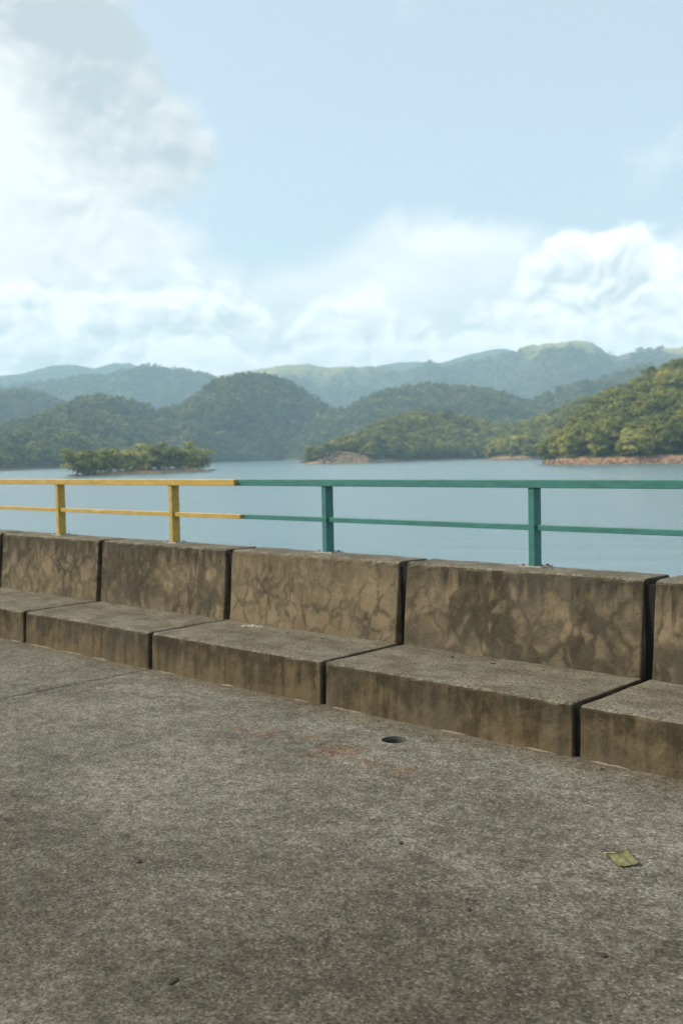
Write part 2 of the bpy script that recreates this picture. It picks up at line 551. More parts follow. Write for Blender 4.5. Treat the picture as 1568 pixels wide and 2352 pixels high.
def mat_paint(name, col, worn, amount):
    """brushed enamel on steel, chalky and chipped on the upper faces"""
    mt, t, b = material(name)
    gm = t.n('ShaderNodeNewGeometry')
    pos = gm.outputs['Position']
    sn = t.n('ShaderNodeSeparateXYZ'); t.put(sn.inputs[0], gm.outputs['True Normal'])
    n = t.noise(t.mapping(pos, (3.0, 12, 12)), 2.2, 6, 0.65)
    f = t.noise(pos, 55.0, 4, 0.6)
    c = t.mix(t.smooth(n, 0.35, 0.65), tuple(v * 0.86 for v in col), tuple(min(1, v * 1.12) for v in col))
    c = t.mix(t.smooth(n, 0.60, 0.74, 0, amount), c, worn)
    c = t.mix(t.math('MULTIPLY', t.smooth(sn.outputs[2], 0.5, 0.9), t.smooth(f, 0.3, 0.6, 0.25, 0.8)), c, worn)
    c = t.mix(t.smooth(f, 0.625, 0.70, 0, 0.65), c, (0.10, 0.055, 0.03))
    t.put(b.inputs['Base Color'], c)
    b.inputs['Roughness'].default_value = 0.5
    b.inputs['Specular IOR Level'].default_value = 0.4
    bp = t.n('ShaderNodeBump'); bp.inputs['Distance'].default_value = 0.0015
    t.put(bp.inputs['Height'], t.math('ADD', n, f)); t.put(b.inputs['Normal'], bp.outputs[0])
    return mt


def mat_foliage(name, cols, trans=0.25):
    mt, t, b = material(name)
    pos = t.n('ShaderNodeNewGeometry').outputs['Position']
    oi = t.n('ShaderNodeObjectInfo')
    tn = t.n('ShaderNodeTexCoord').outputs['Object']
    nz = t.noise(tn, 0.9, 3, 0.6)
    stand = t.noise(pos, 0.016, 4, 0.65)       # stands of one kind of tree
    v = t.math('ADD', t.math('MULTIPLY', oi.outputs['Random'], 0.55), t.math('MULTIPLY', t.smooth(stand, 0.3, 0.7), 0.5))
    c = t.mix(t.smooth(v, 0.12, 0.62), cols[0], cols[1])
    c = t.mix(t.smooth(v, 0.62, 0.98), c, cols[2])
    c = t.mix(t.smooth(nz, 0.3, 0.7), t.mix(1.0, c, (0.72, 0.76, 0.78), 'MULTIPLY'), t.mix(1.0, c, (1.25, 1.2, 1.0), 'MULTIPLY'))
    t.put(b.inputs['Base Color'], c)
    b.inputs['Roughness'].default_value = 0.75
    b.inputs['Specular IOR Level'].default_value = 0.15
    tr = t.n('ShaderNodeBsdfTranslucent')
    t.put(tr.inputs['Color'], t.mix(1.0, c, (1.1, 1.2, 0.6), 'MULTIPLY'))
    ms = t.n('ShaderNodeMixShader'); ms.inputs[0].default_value = trans
    t.put(ms.inputs[1], b.outputs[0]); t.put(ms.inputs[2], tr.outputs[0])
    out = [x for x in mt.node_tree.nodes if x.type == 'OUTPUT_MATERIAL'][0]
    t.put(out.inputs['Surface'], ms.outputs[0])
    return mt


def mat_hill(name, green, grass, earth):
    mt, t, b = material(name)
    pos = t.n('ShaderNodeNewGeometry').outputs['Position']
    bare = t.n('ShaderNodeAttribute', attribute_name='bare').outputs['Fac']
    mead = t.n('ShaderNodeAttribute', attribute_name='meadow').outputs['Fac']
    n = t.noise(pos, 0.03, 6, 0.65)
    n2 = t.noise(pos, 0.45, 5, 0.65)
    c = t.mix(t.smooth(n, 0.35, 0.65), tuple(v * 0.65 for v in green), tuple(v * 1.2 for v in green))
    c = t.mix(t.smooth(t.math('ADD', mead, t.math('MULTIPLY', t.math('SUBTRACT', n, 0.5), 0.9)), 0.35, 0.75), c, grass)
    e = t.mix(t.smooth(n2, 0.35, 0.65), tuple(v * 0.5 for v in earth), tuple(min(1, v * 1.25) for v in earth))
    c = t.mix(t.smooth(t.math('ADD', bare, t.math('MULTIPLY', t.math('SUBTRACT', n2, 0.5), 0.7)), 0.4, 0.6), c, e)
    t.put(b.inputs['Base Color'], c)
    b.inputs['Roughness'].default_value = 0.95
    b.inputs['Specular IOR Level'].default_value = 0.1
    bp = t.n('ShaderNodeBump'); bp.inputs['Distance'].default_value = 1.2
    t.put(bp.inputs['Height'], n2); t.put(b.inputs['Normal'], bp.outputs[0])
    return mt


def mat_water():
    mt, t, b = material('lake_water')
    pos = t.n('ShaderNodeNewGeometry').outputs['Position']
    b.inputs['Base Color'].default_value = (0.105, 0.185, 0.215, 1)
    b.inputs['Roughness'].default_value = 0.20
    b.inputs['IOR'].default_value = 1.333
    p1 = t.mapping(pos, (1, 1, 1), rot=(0, 0, math.radians(-VIEW_AZ + 25)))
    p1 = t.mapping(p1, (1.0, 0.45, 1))
    a = t.noise(p1, 0.22, 3, 0.55)
    c = t.noise(p1, 0.9, 4, 0.62)
    gust = t.noise(t.mapping(p1, (1, 2.2, 1)), 0.012, 4, 0.6)
    hgt = t.math('ADD', t.math('MULTIPLY', a, 1.0), t.math('MULTIPLY', c, 0.60))
    bp = t.n('ShaderNodeBump')
    t.put(bp.inputs['Strength'], t.smooth(gust, 0.35, 0.65, 0.6, 1.0))
    bp.inputs['Distance'].default_value = 0.20
    t.put(bp.inputs['Height'], hgt); t.put(b.inputs['Normal'], bp.outputs[0])
    return mt


M = dict(
    pave=mat_pavement(), bench=mat_bench(),
    filler=mat_plain('bitumen_joint_filler', (0.012, 0.0105, 0.009), 0.95),
    mortar=mat_plain('pale_mortar', (0.17, 0.148, 0.11), 0.95, 0.4, 30),
    patch=mat_plain('grey_patch_mortar', (0.150, 0.140, 0.113), 0.95, 0.35, 26, 0.006),
    dam=mat_plain('dam_concrete', (0.26, 0.24, 0.20), 0.92, 0.3, 1.2, 0.01),
    yellow=mat_paint('yellow_enamel', (0.385, 0.262, 0.055), (0.50, 0.40, 0.32), 0.7),
    green=mat_paint('teal_enamel', (0.032, 0.145, 0.130), (0.085, 0.20, 0.180), 0.4),
    bolt=mat_plain('rusty_bolt', (0.10, 0.065, 0.04), 0.7, 0.4, 90),
    plate=mat_plain('whitewashed_plate', (0.25, 0.24, 0.205), 0.8, 0.3, 30, 0.002),
    pipe=mat_plain('rusty_dark_pipe', (0.030, 0.040, 0.035), 0.8, 0.45, 25),
    leaf=mat_plain('dry_leaf', (0.255, 0.25, 0.130), 0.65, 0.3, 40, 0.002),
    chip=mat_plain('dark_chip', (0.045, 0.036, 0.028), 0.9, 0.4, 80),
    flake=mat_plain('pale_render_flake', (0.30, 0.27, 0.20), 0.9, 0.3, 40),
    bark=mat_plain('tree_bark', (0.13, 0.105, 0.08), 0.95, 0.3, 1.5, 0.05),
    rock=mat_plain('shore_rock', (0.27, 0.18, 0.115), 0.95, 0.45, 0.5, 0.3),
    pale_rock=mat_plain('pale_cliff_rock', (0.34, 0.235, 0.145), 0.95, 0.4, 0.35, 0.4),
    fol=mat_foliage('foliage', ((0.080, 0.102, 0.030), (0.235, 0.238, 0.060), (0.42, 0.385, 0.125))),
    folfar=mat_foliage('far_foliage', ((0.045, 0.068, 0.026), (0.140, 0.162, 0.048), (0.30, 0.285, 0.10))),
    hill=mat_hill('forest_floor', (0.055, 0.072, 0.030), (0.25, 0.25, 0.10), (0.30, 0.185, 0.115)),
    hillpale=mat_hill('cliff_ground', (0.045, 0.060, 0.026), (0.19, 0.18, 0.085), (0.34, 0.24, 0.15)),
    water=mat_water(),
)

# ------------------------------------------------------------------ lake
va_ = math.radians(VIEW_AZ)
me = mesh_np('lake', [(-900, -6900, 0), (8900, -6900, 0), (8900, 6900, 0), (-900, 6900, 0)], [(0, 1, 2, 3)])
lk = obj('lake', me, M['water'], loc=(0, 0, WATER))
lk.rotation_euler.z = va_                     # the reservoir lies along the valley
tag(lk, 'rippled grey blue reservoir water behind the railing', 'lake', kind='structure')

# ------------------------------------------------------------------ walkway on the dam
X0, X1 = -60.0, 18.0
Y_FRONT, Y_FOOT, Y_TOP, Y_BACK = 4.705, 5.469, 5.528, 5.86
Z_SEAT, Z_TOP = 0.280, 0.851
PITCH = 1.8417
JOINT = -4.6615                                  # joint between the third and fourth bench in view
pav = empty('pavement')
tag(pav, 'worn grey concrete walkway in front of the bench', 'pavement', kind='structure')
xj = JOINT - PITCH                               # the pavement joint lies under a bench joint
spans = [(xj - 4 * PITCH * (k + 1), xj - 4 * PITCH * k) for k in range(6)][::-1] + [(xj, xj + 4.3 * PITCH), (xj + 4.3 * PITCH, X1)]
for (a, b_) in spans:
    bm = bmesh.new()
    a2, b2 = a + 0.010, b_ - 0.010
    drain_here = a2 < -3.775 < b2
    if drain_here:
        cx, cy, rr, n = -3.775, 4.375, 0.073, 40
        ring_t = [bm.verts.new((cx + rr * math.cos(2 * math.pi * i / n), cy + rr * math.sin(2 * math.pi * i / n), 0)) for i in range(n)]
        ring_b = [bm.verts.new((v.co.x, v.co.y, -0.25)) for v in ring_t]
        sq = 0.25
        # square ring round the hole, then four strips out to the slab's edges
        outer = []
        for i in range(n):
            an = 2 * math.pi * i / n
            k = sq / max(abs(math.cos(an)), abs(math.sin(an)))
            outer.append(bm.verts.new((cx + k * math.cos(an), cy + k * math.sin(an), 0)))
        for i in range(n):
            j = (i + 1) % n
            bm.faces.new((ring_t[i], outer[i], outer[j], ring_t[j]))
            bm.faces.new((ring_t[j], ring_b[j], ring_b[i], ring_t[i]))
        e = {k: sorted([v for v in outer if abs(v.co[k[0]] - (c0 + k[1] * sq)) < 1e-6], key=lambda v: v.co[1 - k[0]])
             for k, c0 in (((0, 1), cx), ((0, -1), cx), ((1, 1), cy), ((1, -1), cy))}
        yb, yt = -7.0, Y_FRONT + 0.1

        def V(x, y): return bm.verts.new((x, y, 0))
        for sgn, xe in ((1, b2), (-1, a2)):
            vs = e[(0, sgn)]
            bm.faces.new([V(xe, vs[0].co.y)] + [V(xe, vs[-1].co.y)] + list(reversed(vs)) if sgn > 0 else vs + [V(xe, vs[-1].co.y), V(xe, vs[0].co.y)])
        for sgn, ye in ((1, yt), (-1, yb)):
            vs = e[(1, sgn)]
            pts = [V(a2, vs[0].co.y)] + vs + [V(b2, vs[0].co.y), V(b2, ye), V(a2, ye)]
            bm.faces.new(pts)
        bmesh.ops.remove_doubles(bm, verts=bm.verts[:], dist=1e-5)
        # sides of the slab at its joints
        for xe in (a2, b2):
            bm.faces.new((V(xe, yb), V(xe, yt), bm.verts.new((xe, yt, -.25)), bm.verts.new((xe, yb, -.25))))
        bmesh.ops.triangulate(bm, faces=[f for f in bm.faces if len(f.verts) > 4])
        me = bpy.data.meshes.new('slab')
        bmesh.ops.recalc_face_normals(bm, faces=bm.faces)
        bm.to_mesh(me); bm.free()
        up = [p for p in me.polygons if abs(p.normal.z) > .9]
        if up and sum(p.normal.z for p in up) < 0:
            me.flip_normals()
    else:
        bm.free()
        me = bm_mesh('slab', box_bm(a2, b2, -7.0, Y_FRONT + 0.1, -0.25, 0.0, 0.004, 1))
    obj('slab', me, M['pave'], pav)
# body of the dam under it, down into the lake
bm = bmesh.new()
prof = [(-7.0, -0.26), (Y_BACK - 0.04, -0.26), (Y_BACK - 0.04, -0.10), (Y_BACK + 0.0, -0.6), (Y_BACK + 1.2, -12.0), (-16.0, -12.0)]
va = [bm.verts.new((X0, y, z)) for y, z in prof]
vb = [bm.verts.new((X1, y, z)) for y, z in prof]
for i in range(len(prof)):
    j = (i + 1) % len(prof)
    bm.faces.new((va[i], va[j], vb[j], vb[i]))
bm.faces.new(va); bm.faces.new(vb)
tag(obj('dam', bm_mesh('dam', bm), M['dam']), 'concrete dam body under the walkway', 'dam', kind='structure')


# ------------------------------------------------------------------ concrete bench segments
def rough_block(prof_pts, x0, x1, seed, bevel, nx=26, amp=0.0055):
    """extrude a (y, z) outline along x, round the edges, then roughen them"""
    bm = bmesh.new()
    va = [bm.verts.new((x0, y, z)) for y, z in prof_pts]
    vb = [bm.verts.new((x1, y, z)) for y, z in prof_pts]
    n = len(prof_pts)
    for i in range(n):
        j = (i + 1) % n
        bm.faces.new((va[i], va[j], vb[j], vb[i]))
    bm.faces.new(va[::-1]); bm.faces.new(vb)
    bmesh.ops.recalc_face_normals(bm, faces=bm.faces)
    ed = [e for e in bm.edges if max(v.co.z for v in e.verts) > 0.05]
    longe = [e for e in ed if abs((e.verts[0].co - e.verts[1].co).x) > 0.5]
    bmesh.ops.bevel(bm, geom=longe, offset=bevel, segments=3, profile=0.5, affect='EDGES')   # long arrises are worn rounder
    ends = [e for e in bm.edges if all(abs(v.co.x - x0) < 1e-5 for v in e.verts) or all(abs(v.co.x - x1) < 1e-5 for v in e.verts)]
    ends = [e for e in ends if max(v.co.z for v in e.verts) > 0.05]
    bmesh.ops.bevel(bm, geom=ends, offset=0.009, segments=2, profile=0.5, affect='EDGES')
    for k in range(1, nx):
        x = x0 + (x1 - x0) * k / nx
        bmesh.ops.bisect_plane(bm, geom=bm.verts[:] + bm.edges[:] + bm.faces[:], plane_co=(x, 0, 0), plane_no=(1, 0, 0))
    ys = [p[0] for p in prof_pts]; zs = [p[1] for p in prof_pts]
    for lo, hi, ax in ((min(ys), max(ys), 1), (min(zs), max(zs), 2)):
        no = (0, 1, 0) if ax == 1 else (0, 0, 1)
        k = 1
        while lo + k * 0.11 < hi - 0.05:
            co = [0, 0, 0]; co[ax] = lo + k * 0.11
            bmesh.ops.bisect_plane(bm, geom=bm.verts[:] + bm.edges[:] + bm.faces[:], plane_co=co, plane_no=no)
            k += 1
    bm.normal_update()
    for v in bm.verts:
        if v.co.z < 0.0:
            continue
        q = v.co * 9.0 + Vector((seed * 3.1, 0, 0))
        d = mnoise.noise(q) * amp + mnoise.noise(q * 3.3) * amp * 0.6
        edge = abs(v.normal.z) > 0.2 and abs(v.normal.y) > 0.2
        v.co += v.normal * d * (1.7 if edge else 1.0)
    bmesh.ops.triangulate(bm, faces=[f for f in bm.faces if len(f.verts) > 4])
    return bm


SEAT_GAP, WALL_GAP = 0.046, 0.072
HOLES = {0: (-4.093, -3.77, -3.408), 1: (-5.633, -5.261, -4.98), 2: (-7.821, -7.47, -7.136), 3: (-8.993, -9.33, -8.75), -1: (-2.3, -1.95, -1.6)}
labels = {
    -2: None,
    -1: ('stained concrete bench segment cut off by the right edge of the picture', 0.95),
    0: ('widest concrete bench segment in view, carrying the right-hand teal post', 0.85),
    1: ('tan concrete bench segment with the fewest stains, under the left-hand teal post', 0.28),
    2: ('mottled concrete bench segment under the right-hand yellow post', 1.0),
    3: ('mottled concrete bench segment under the left-hand yellow post', 0.8),
    4: ('concrete bench segment cut off by the left edge of the picture', 0.9),
}
for k in range(-2, 9):
    xr = JOINT + PITCH - k * PITCH                # right-hand joint
    xl = xr - PITCH
    lab, st = labels.get(k) or ('concrete bench segment farther along the parapet out of the picture', 0.8)
    b = empty('concrete_bench', ((xl + xr) / 2, Y_FRONT, 0))
    tag(b, lab, 'bench', 'concrete bench segments along the dam parapet')
    ox, oy = b.location.x, b.location.y
    seen = -1 <= k <= 4
    seat = rough_block([(Y_FRONT, -0.05), (Y_FRONT + 0.012, Z_SEAT), (Y_FOOT + 0.02, Z_SEAT + 0.004), (Y_FOOT + 0.02, -0.05)],
                       xl + SEAT_GAP / 2, xr - SEAT_GAP / 2, k + 20, 0.022, 34 if seen else 6)
    bmesh.ops.translate(seat, verts=seat.verts[:], vec=(-ox, -oy, 0))
    so = obj('seat', bm_mesh('seat', seat), M['bench'], b)
    so['stain'] = st
    back = rough_block([(Y_FOOT, Z_SEAT - 0.06), (Y_TOP, Z_TOP), (Y_BACK, Z_TOP - 0.004), (Y_BACK, -0.3), (Y_FOOT + 0.03, -0.3)],
                       xl + WALL_GAP / 2, xr - WALL_GAP / 2, k + 55, 0.026, 34 if seen else 6)
    bmesh.ops.translate(back, verts=back.verts[:], vec=(-ox, -oy, 0))
    bo = obj('backrest', bm_mesh('backrest', back), M['bench'], b)
    bo['stain'] = st
    # recessed filler strip in the joint on the segment's right
    fb = box_bm(xr - WALL_GAP / 2 - .004, xr + WALL_GAP / 2 + .004, Y_TOP + 0.018, Y_BACK - 0.03, -0.05, Z_TOP - 0.035)
    f2 = box_bm(xr - SEAT_GAP / 2 - .004, xr + SEAT_GAP / 2 + .004, Y_FRONT + 0.035, Y_TOP + 0.018, -0.05, Z_SEAT - 0.03)
    tmp = bpy.data.meshes.new('t'); f2.to_mesh(tmp); f2.free(); fb.from_mesh(tmp); bpy.data.meshes.remove(tmp)
    bmesh.ops.translate(fb, verts=fb.verts[:], vec=(-ox, -oy, 0))
    obj('joint_filler', bm_mesh('joint_filler', fb), M['filler'], b)
    # weep holes sunk into the seat
    if k in HOLES:
        cut = bmesh.new()
        for hx in HOLES[k]:
            r_ = random.uniform(0.013, 0.019)
            bmesh.ops.create_cone(cut, cap_ends=True, segments=12, radius1=r_ * .8, radius2=r_, depth=0.12,
                                  matrix=Matrix.Translation((hx - ox, 5.335 + random.uniform(-.012, .012) - oy, Z_SEAT)))
        co = obj('cutter', bm_mesh('cutter', cut))
        md = so.modifiers.new('holes', 'BOOLEAN'); md.object = co; md.operation = 'DIFFERENCE'; md.solver = 'EXACT'
        co.parent = b
        bpy.context.view_layer.update()
        ev = so.evaluated_get(bpy.context.evaluated_depsgraph_get())
        nm = bpy.data.meshes.new_from_object(ev)
        so.modifiers.clear()
        so.data = nm
        if len(nm.materials) == 0: nm.materials.append(M['bench'])
        bpy.data.objects.remove(co)
    # crumbs of mortar left where the riser meets the pavement
    if seen:
        random.seed(k + 300)
        x = xl + 0.08
        while x < xr - 0.15:
            ln = random.uniform(0.10, 0.42)
            x2 = min(x + ln, xr - 0.06)
            nseg = max(3, int((x2 - x) / 0.03))
            bm = bmesh.new()
            prev = None
            for i in range(nseg + 1):
                t_ = i / nseg
                xx = x + (x2 - x) * t_
                s = math.sin(math.pi * t_) ** 0.5 if 0 < t_ < 1 else 0.05
                dpt = s * random.uniform(0.005, 0.014); hh = s * random.uniform(0.004, 0.010)
                row = [bm.verts.new((xx - ox, -dpt, 0.0005)), bm.verts.new((xx - ox, -dpt * .4, hh * .8)), bm.verts.new((xx - ox, 0.006, hh))]
                if prev:
                    for q in range(2):
                        bm.faces.new((prev[q], row[q], row[q + 1], prev[q + 1]))
                prev = row
            obj('mortar_fillet', bm_mesh('mortar_fillet', bm, True), M['mortar'], b)
            x = x2 + random.uniform(0.05, 0.6)

random.seed(21)
fl = empty('render_flake', (-6.07, 5.36, Z_SEAT + 0.003))
tag(fl, 'pale flakes of fallen render lying on the seat at the foot of the tan backrest', 'rubble')
for i, (fx, fy, fr) in enumerate(((-0.05, -0.03, .035), (0.0, 0.0, .045), (0.05, 0.012, .03), (0.085, 0.03, .022), (-0.01, .03, .03))):
    bm = bmesh.new()
    n = 9
    lo = [bm.verts.new((fx + fr * 1.3 * math.cos(6.283 * j / n) * random.uniform(.6, 1.1), fy + fr * .7 * math.sin(6.283 * j / n) * random.uniform(.6, 1.1), 0.0)) for j in range(n)]
    hi = [bm.verts.new((v.co.x * .96, v.co.y * .96, random.uniform(.004, .010))) for v in lo]
    bm.faces.new(hi)
    for j in range(n):
        bm.faces.new((lo[j], lo[(j + 1) % n], hi[(j + 1) % n], hi[j]))
    obj('flake', bm_mesh('flake', bm), M['flake'], fl)


# ------------------------------------------------------------------ railing
def railing(name, label, mat, x_start, x_end, posts, y_rail, ends):
    root = empty(name, (posts[0], y_rail, Z_TOP))
    tag(root, label, 'railing', 'painted steel railing on the parapet')
    o = root.location
    POST_W, POST_D = 0.046, 0.084

    def part(nm, bm, mt=mat, par=root):
        bmesh.ops.translate(bm, verts=bm.verts[:], vec=-o)
        me_ = bm_mesh(nm, bm)
        return obj(nm, me_, mt, par)
    part('top_rail', box_bm(x_start, x_end, y_rail, y_rail + 0.088, 1.362, 1.416, 0.004, 2))
    for px in posts:
        p = part('post', box_bm(px - POST_W / 2, px + POST_W / 2, y_rail + 0.009, y_rail + 0.009 + POST_D, Z_TOP + 0.006, 1.3615, 0.003, 2))
        part('base_plate', box_bm(px - 0.092, px + 0.092, y_rail - 0.014, y_rail + 0.122, Z_TOP - 0.012, Z_TOP + 0.0055, 0.003, 1), M['plate'], p)
        wl = bmesh.new()      # weld bead round the post's foot
        for sx in (-1, 1):
            bmesh.ops.create_cube(wl, size=1, matrix=Matrix.Translation((px + sx * (POST_W / 2 + .002), y_rail + .009 + POST_D / 2, Z_TOP + .008)) @ Matrix.Diagonal((.006, POST_D, .006, 1)))
        bmesh.ops.create_cube(wl, size=1, matrix=Matrix.Translation((px, y_rail + .007, Z_TOP + .008)) @ Matrix.Diagonal((POST_W, .006, .006, 1)))
        part('weld', wl, mat, p)
        for bx_, by_ in ((-.068, .014), (.068, .014), (-.068, .094), (.068, .094)):
            hb = bmesh.new()
            bmesh.ops.create_cone(hb, cap_ends=True, segments=6, radius1=.0105, radius2=.0095, depth=.010,
                                  matrix=Matrix.Translation((px + bx_, y_rail + by_, Z_TOP + .0105)))
            part('bolt', hb, M['bolt'], p)
    xs = sorted(posts)
    cuts = [x_start + ends[2]] + xs + [x_end + ends[3]]
    for i in range(len(cuts) - 1):
        a = cuts[i] + (POST_W / 2 + .0005 if i > 0 else 0)
        c = cuts[i + 1] - (POST_W / 2 + .0005 if i < len(cuts) - 2 else 0)
        part('mid_rail', box_bm(a, c, y_rail + 0.027, y_rail + 0.071, 1.086, 1.123, 0.003, 2))
    return root


P0, PP = -3.7466, 1.8711
yel_posts = [P0 - PP * k for k in range(2, 9)]
grn_posts = [P0 - PP * k for k in (1, 0, -1, -2)]
railing('yellow_railing', 'yellow painted steel railing with chalky worn top on the left stretch of parapet', M['yellow'],
        -19.6, -6.612, yel_posts, 5.686, (0, 1, 0, 0.037))
railing('teal_railing', 'teal green painted steel railing on the right stretch of parapet', M['green'],
        -6.610, 0.9, grn_posts, 5.722, (1, 0, 0.037, 0))

# ------------------------------------------------------------------ drain, leaf, chips on the pavement
dr = empty('drain_pipe', (-3.775, 4.375, 0))
tag(dr, 'round open drain hole sunk in the walkway below the widest bench segment', 'drain')
bm = bmesh.new()
n = 40
rings = [(0.0725, -0.0035), (0.067, -0.0035), (0.065, -0.02), (0.063, -0.20), (0.0, -0.20)]
prev = None
for r_, z_ in rings:
    if r_ == 0:
        c_ = bm.verts.new((0, 0, z_)); row = [c_] * n
        for i in range(n):
            bm.faces.new((prev[i], prev[(i + 1) % n], c_))
        break
    row = [bm.verts.new((r_ * math.cos(6.28319 * i / n), r_ * math.sin(6.28319 * i / n), z_)) for i in range(n)]
    if prev:
        for i in range(n):
            bm.faces.new((prev[i], prev[(i + 1) % n], row[(i + 1) % n], row[i]))
    prev = row
obj('pipe', bm_mesh('pipe', bm, True), M['pipe'], dr)
bm = bmesh.new()   # pale mortar collar
prev = None
for r_, z_ in ((0.0735, 0.002), (0.081, 0.0035), (0.09, 0.0005)):
    row = []
    for i in range(n):
        k_ = 1 + 0.05 * mnoise.noise(Vector((math.cos(6.283 * i / n) * 3, math.sin(6.283 * i / n) * 3, r_ * 40)))
        k_ = 1.0 if r_ < .074 else k_
        row.append(bm.verts.new((r_ * k_ * math.cos(6.28319 * i / n), r_ * k_ * math.sin(6.28319 * i / n), z_)))
    if prev:
        for i in range(n):
            bm.faces.new((prev[i], prev[(i + 1) % n], row[(i + 1) % n], row[i]))
    prev = row
obj('collar', bm_mesh('collar', bm, True), M['patch'], dr)

# folded dry leaf
bm = bmesh.new()
q = [Vector((-2.047, 3.618, 0)), Vector((-1.935, 3.548, 0)), Vector((-1.885, 3.622, 0)), Vector((-1.985, 3.702, 0))]
NU, NV = 14, 10
grid = []
for j in range(NV + 1):
    row = []
    for i in range(NU + 1):
        u, v = i / NU, j / NV
        p = q[0] * (1 - u) * (1 - v) + q[1] * u * (1 - v) + q[2] * u * v + q[3] * (1 - u) * v
        fold = 0.020 * math.exp(-((v - 0.42 - 0.25 * (u - .5)) / 0.16) ** 2) * math.sin(math.pi * min(1, u * 1.1)) ** 0.6 if u < .91 else 0.004
        curl = 0.014 * max(0, 0.3 - u) / 0.3 + 0.012 * max(0, v - 0.75) / 0.25
        wob = mnoise.noise(p * 40) * 0.004
        edge = Vector((mnoise.noise(p * 60), mnoise.noise(p * 60 + Vector((9, 0, 0))), 0)) * (0.004 if i in (0, NU) or j in (0, NV) else 0)
        row.append(bm.verts.new(p + edge + Vector((0, 0, 0.004 + fold + curl + wob))))
    grid.append(row)
for j in range(NV):
    for i in range(NU):
        bm.faces.new((grid[j][i], grid[j][i + 1], grid[j + 1][i + 1], grid[j + 1][i]))
bmesh.ops.solidify(bm, geom=bm.faces[:], thickness=0.0022)
zmin = min(v.co.z for v in bm.verts)
bmesh.ops.translate(bm, verts=bm.verts[:], vec=(1.965, -3.62, -zmin))
bmesh.ops.scale(bm, verts=bm.verts[:], vec=(0.88, 0.88, 0.88))
lf = empty('fallen_leaf', (-1.965, 3.62, 0.0005))
tag(lf, 'folded yellow green dry leaf lying on the walkway at the right', 'leaf')
obj('blade', bm_mesh('blade', bm, True), M['leaf'], lf)
bm = bmesh.new()
pts = [Vector((-.082, -.002, .012)), Vector((-.06, .004, .018)), Vector((-.03, .002, .026))]
for a, c in zip(pts[:-1], pts[1:]):
    d = c - a
    bmesh.ops.create_cone(bm, cap_ends=True, segments=8, radius1=.0022, radius2=.0018, depth=d.length,
                          matrix=Matrix.Translation((a + c) / 2) @ d.to_track_quat('Z', 'Y').to_matrix().to_4x4())
obj('stalk', bm_mesh('stalk', bm, True), M['leaf'], lf)

random.seed(5)
chips = [(-2.541, 1.889, .020, 'dark chip lying on the walkway nearest the bottom edge'),
         (-3.407, 2.384, .014, 'small dark chip on the walkway at the left'),
         (-2.159, 2.88, .016, 'dark chip on the walkway left of the fallen leaf'),
         (-1.638, 2.889, .016, 'dark chip on the walkway below the fallen leaf'),
         (-2.743, 3.207, .015, 'dark chip on the walkway in the middle of the picture'),
         (-2.62, 4.62, .013, 'dark chip on the walkway beside the rightmost bench joint'),
         (-2.05, 4.40, .011, 'tiny dark chip on the pale dusty strip at the right edge')]
for x, y, s, lab in chips:
    bm = bmesh.new()
    bmesh.ops.create_icosphere(bm, subdivisions=2, radius=1)
    for v in bm.verts:
        v.co *= 1 + 0.45 * mnoise.noise(v.co * 1.6 + Vector((x * 9, y * 5, 0)))
        v.co = Vector((v.co.x * s, v.co.y * s * .62, max(v.co.z, -.5) * s * .32))
    o = obj('stone_chip', bm_mesh('stone_chip', bm, True), M['chip'], loc=(x, y, s * .15))
    o.rotation_euler.z = random.uniform(0, 3)
    tag(o, lab, 'stone', 'dark chips lying on the walkway')

# grit: loose sand-sized and pea-sized bits over the walkway (stuff)
gv, gf = [], []
for i in range(900):
    x = random.uniform(-9, 0); y = random.uniform(1.2, 4.68)
    if random.random() < .45: y = 4.69 - abs(random.gauss(0, .10))
    s = random.uniform(.0016, .0042) * (1.5 if random.random() < .08 else 1)
    base = len(gv)
    for dx_, dy_, dz_ in ((1, 0, .2), (-.4, .9, .2), (-.5, -.8, .2), (0, 0, 1.1), (0.1, 0.05, 0)):
        gv.append((x + dx_ * s * random.uniform(.7, 1.3), y + dy_ * s * random.uniform(.7, 1.3), dz_ * s))
    gf += [(base, base + 1, base + 3), (base + 1, base + 2, base + 3), (base + 2, base, base + 3), (base + 1, base, base + 4), (base + 2, base + 1, base + 4), (base, base + 2, base + 4)]
tag(obj('grit', mesh_np('grit', gv, gf), mat_plain('grit_stone', (0.20, 0.175, 0.14), .95, .8, 9, 0)), 'loose grit scattered over the concrete walkway', 'grit', kind='stuff')


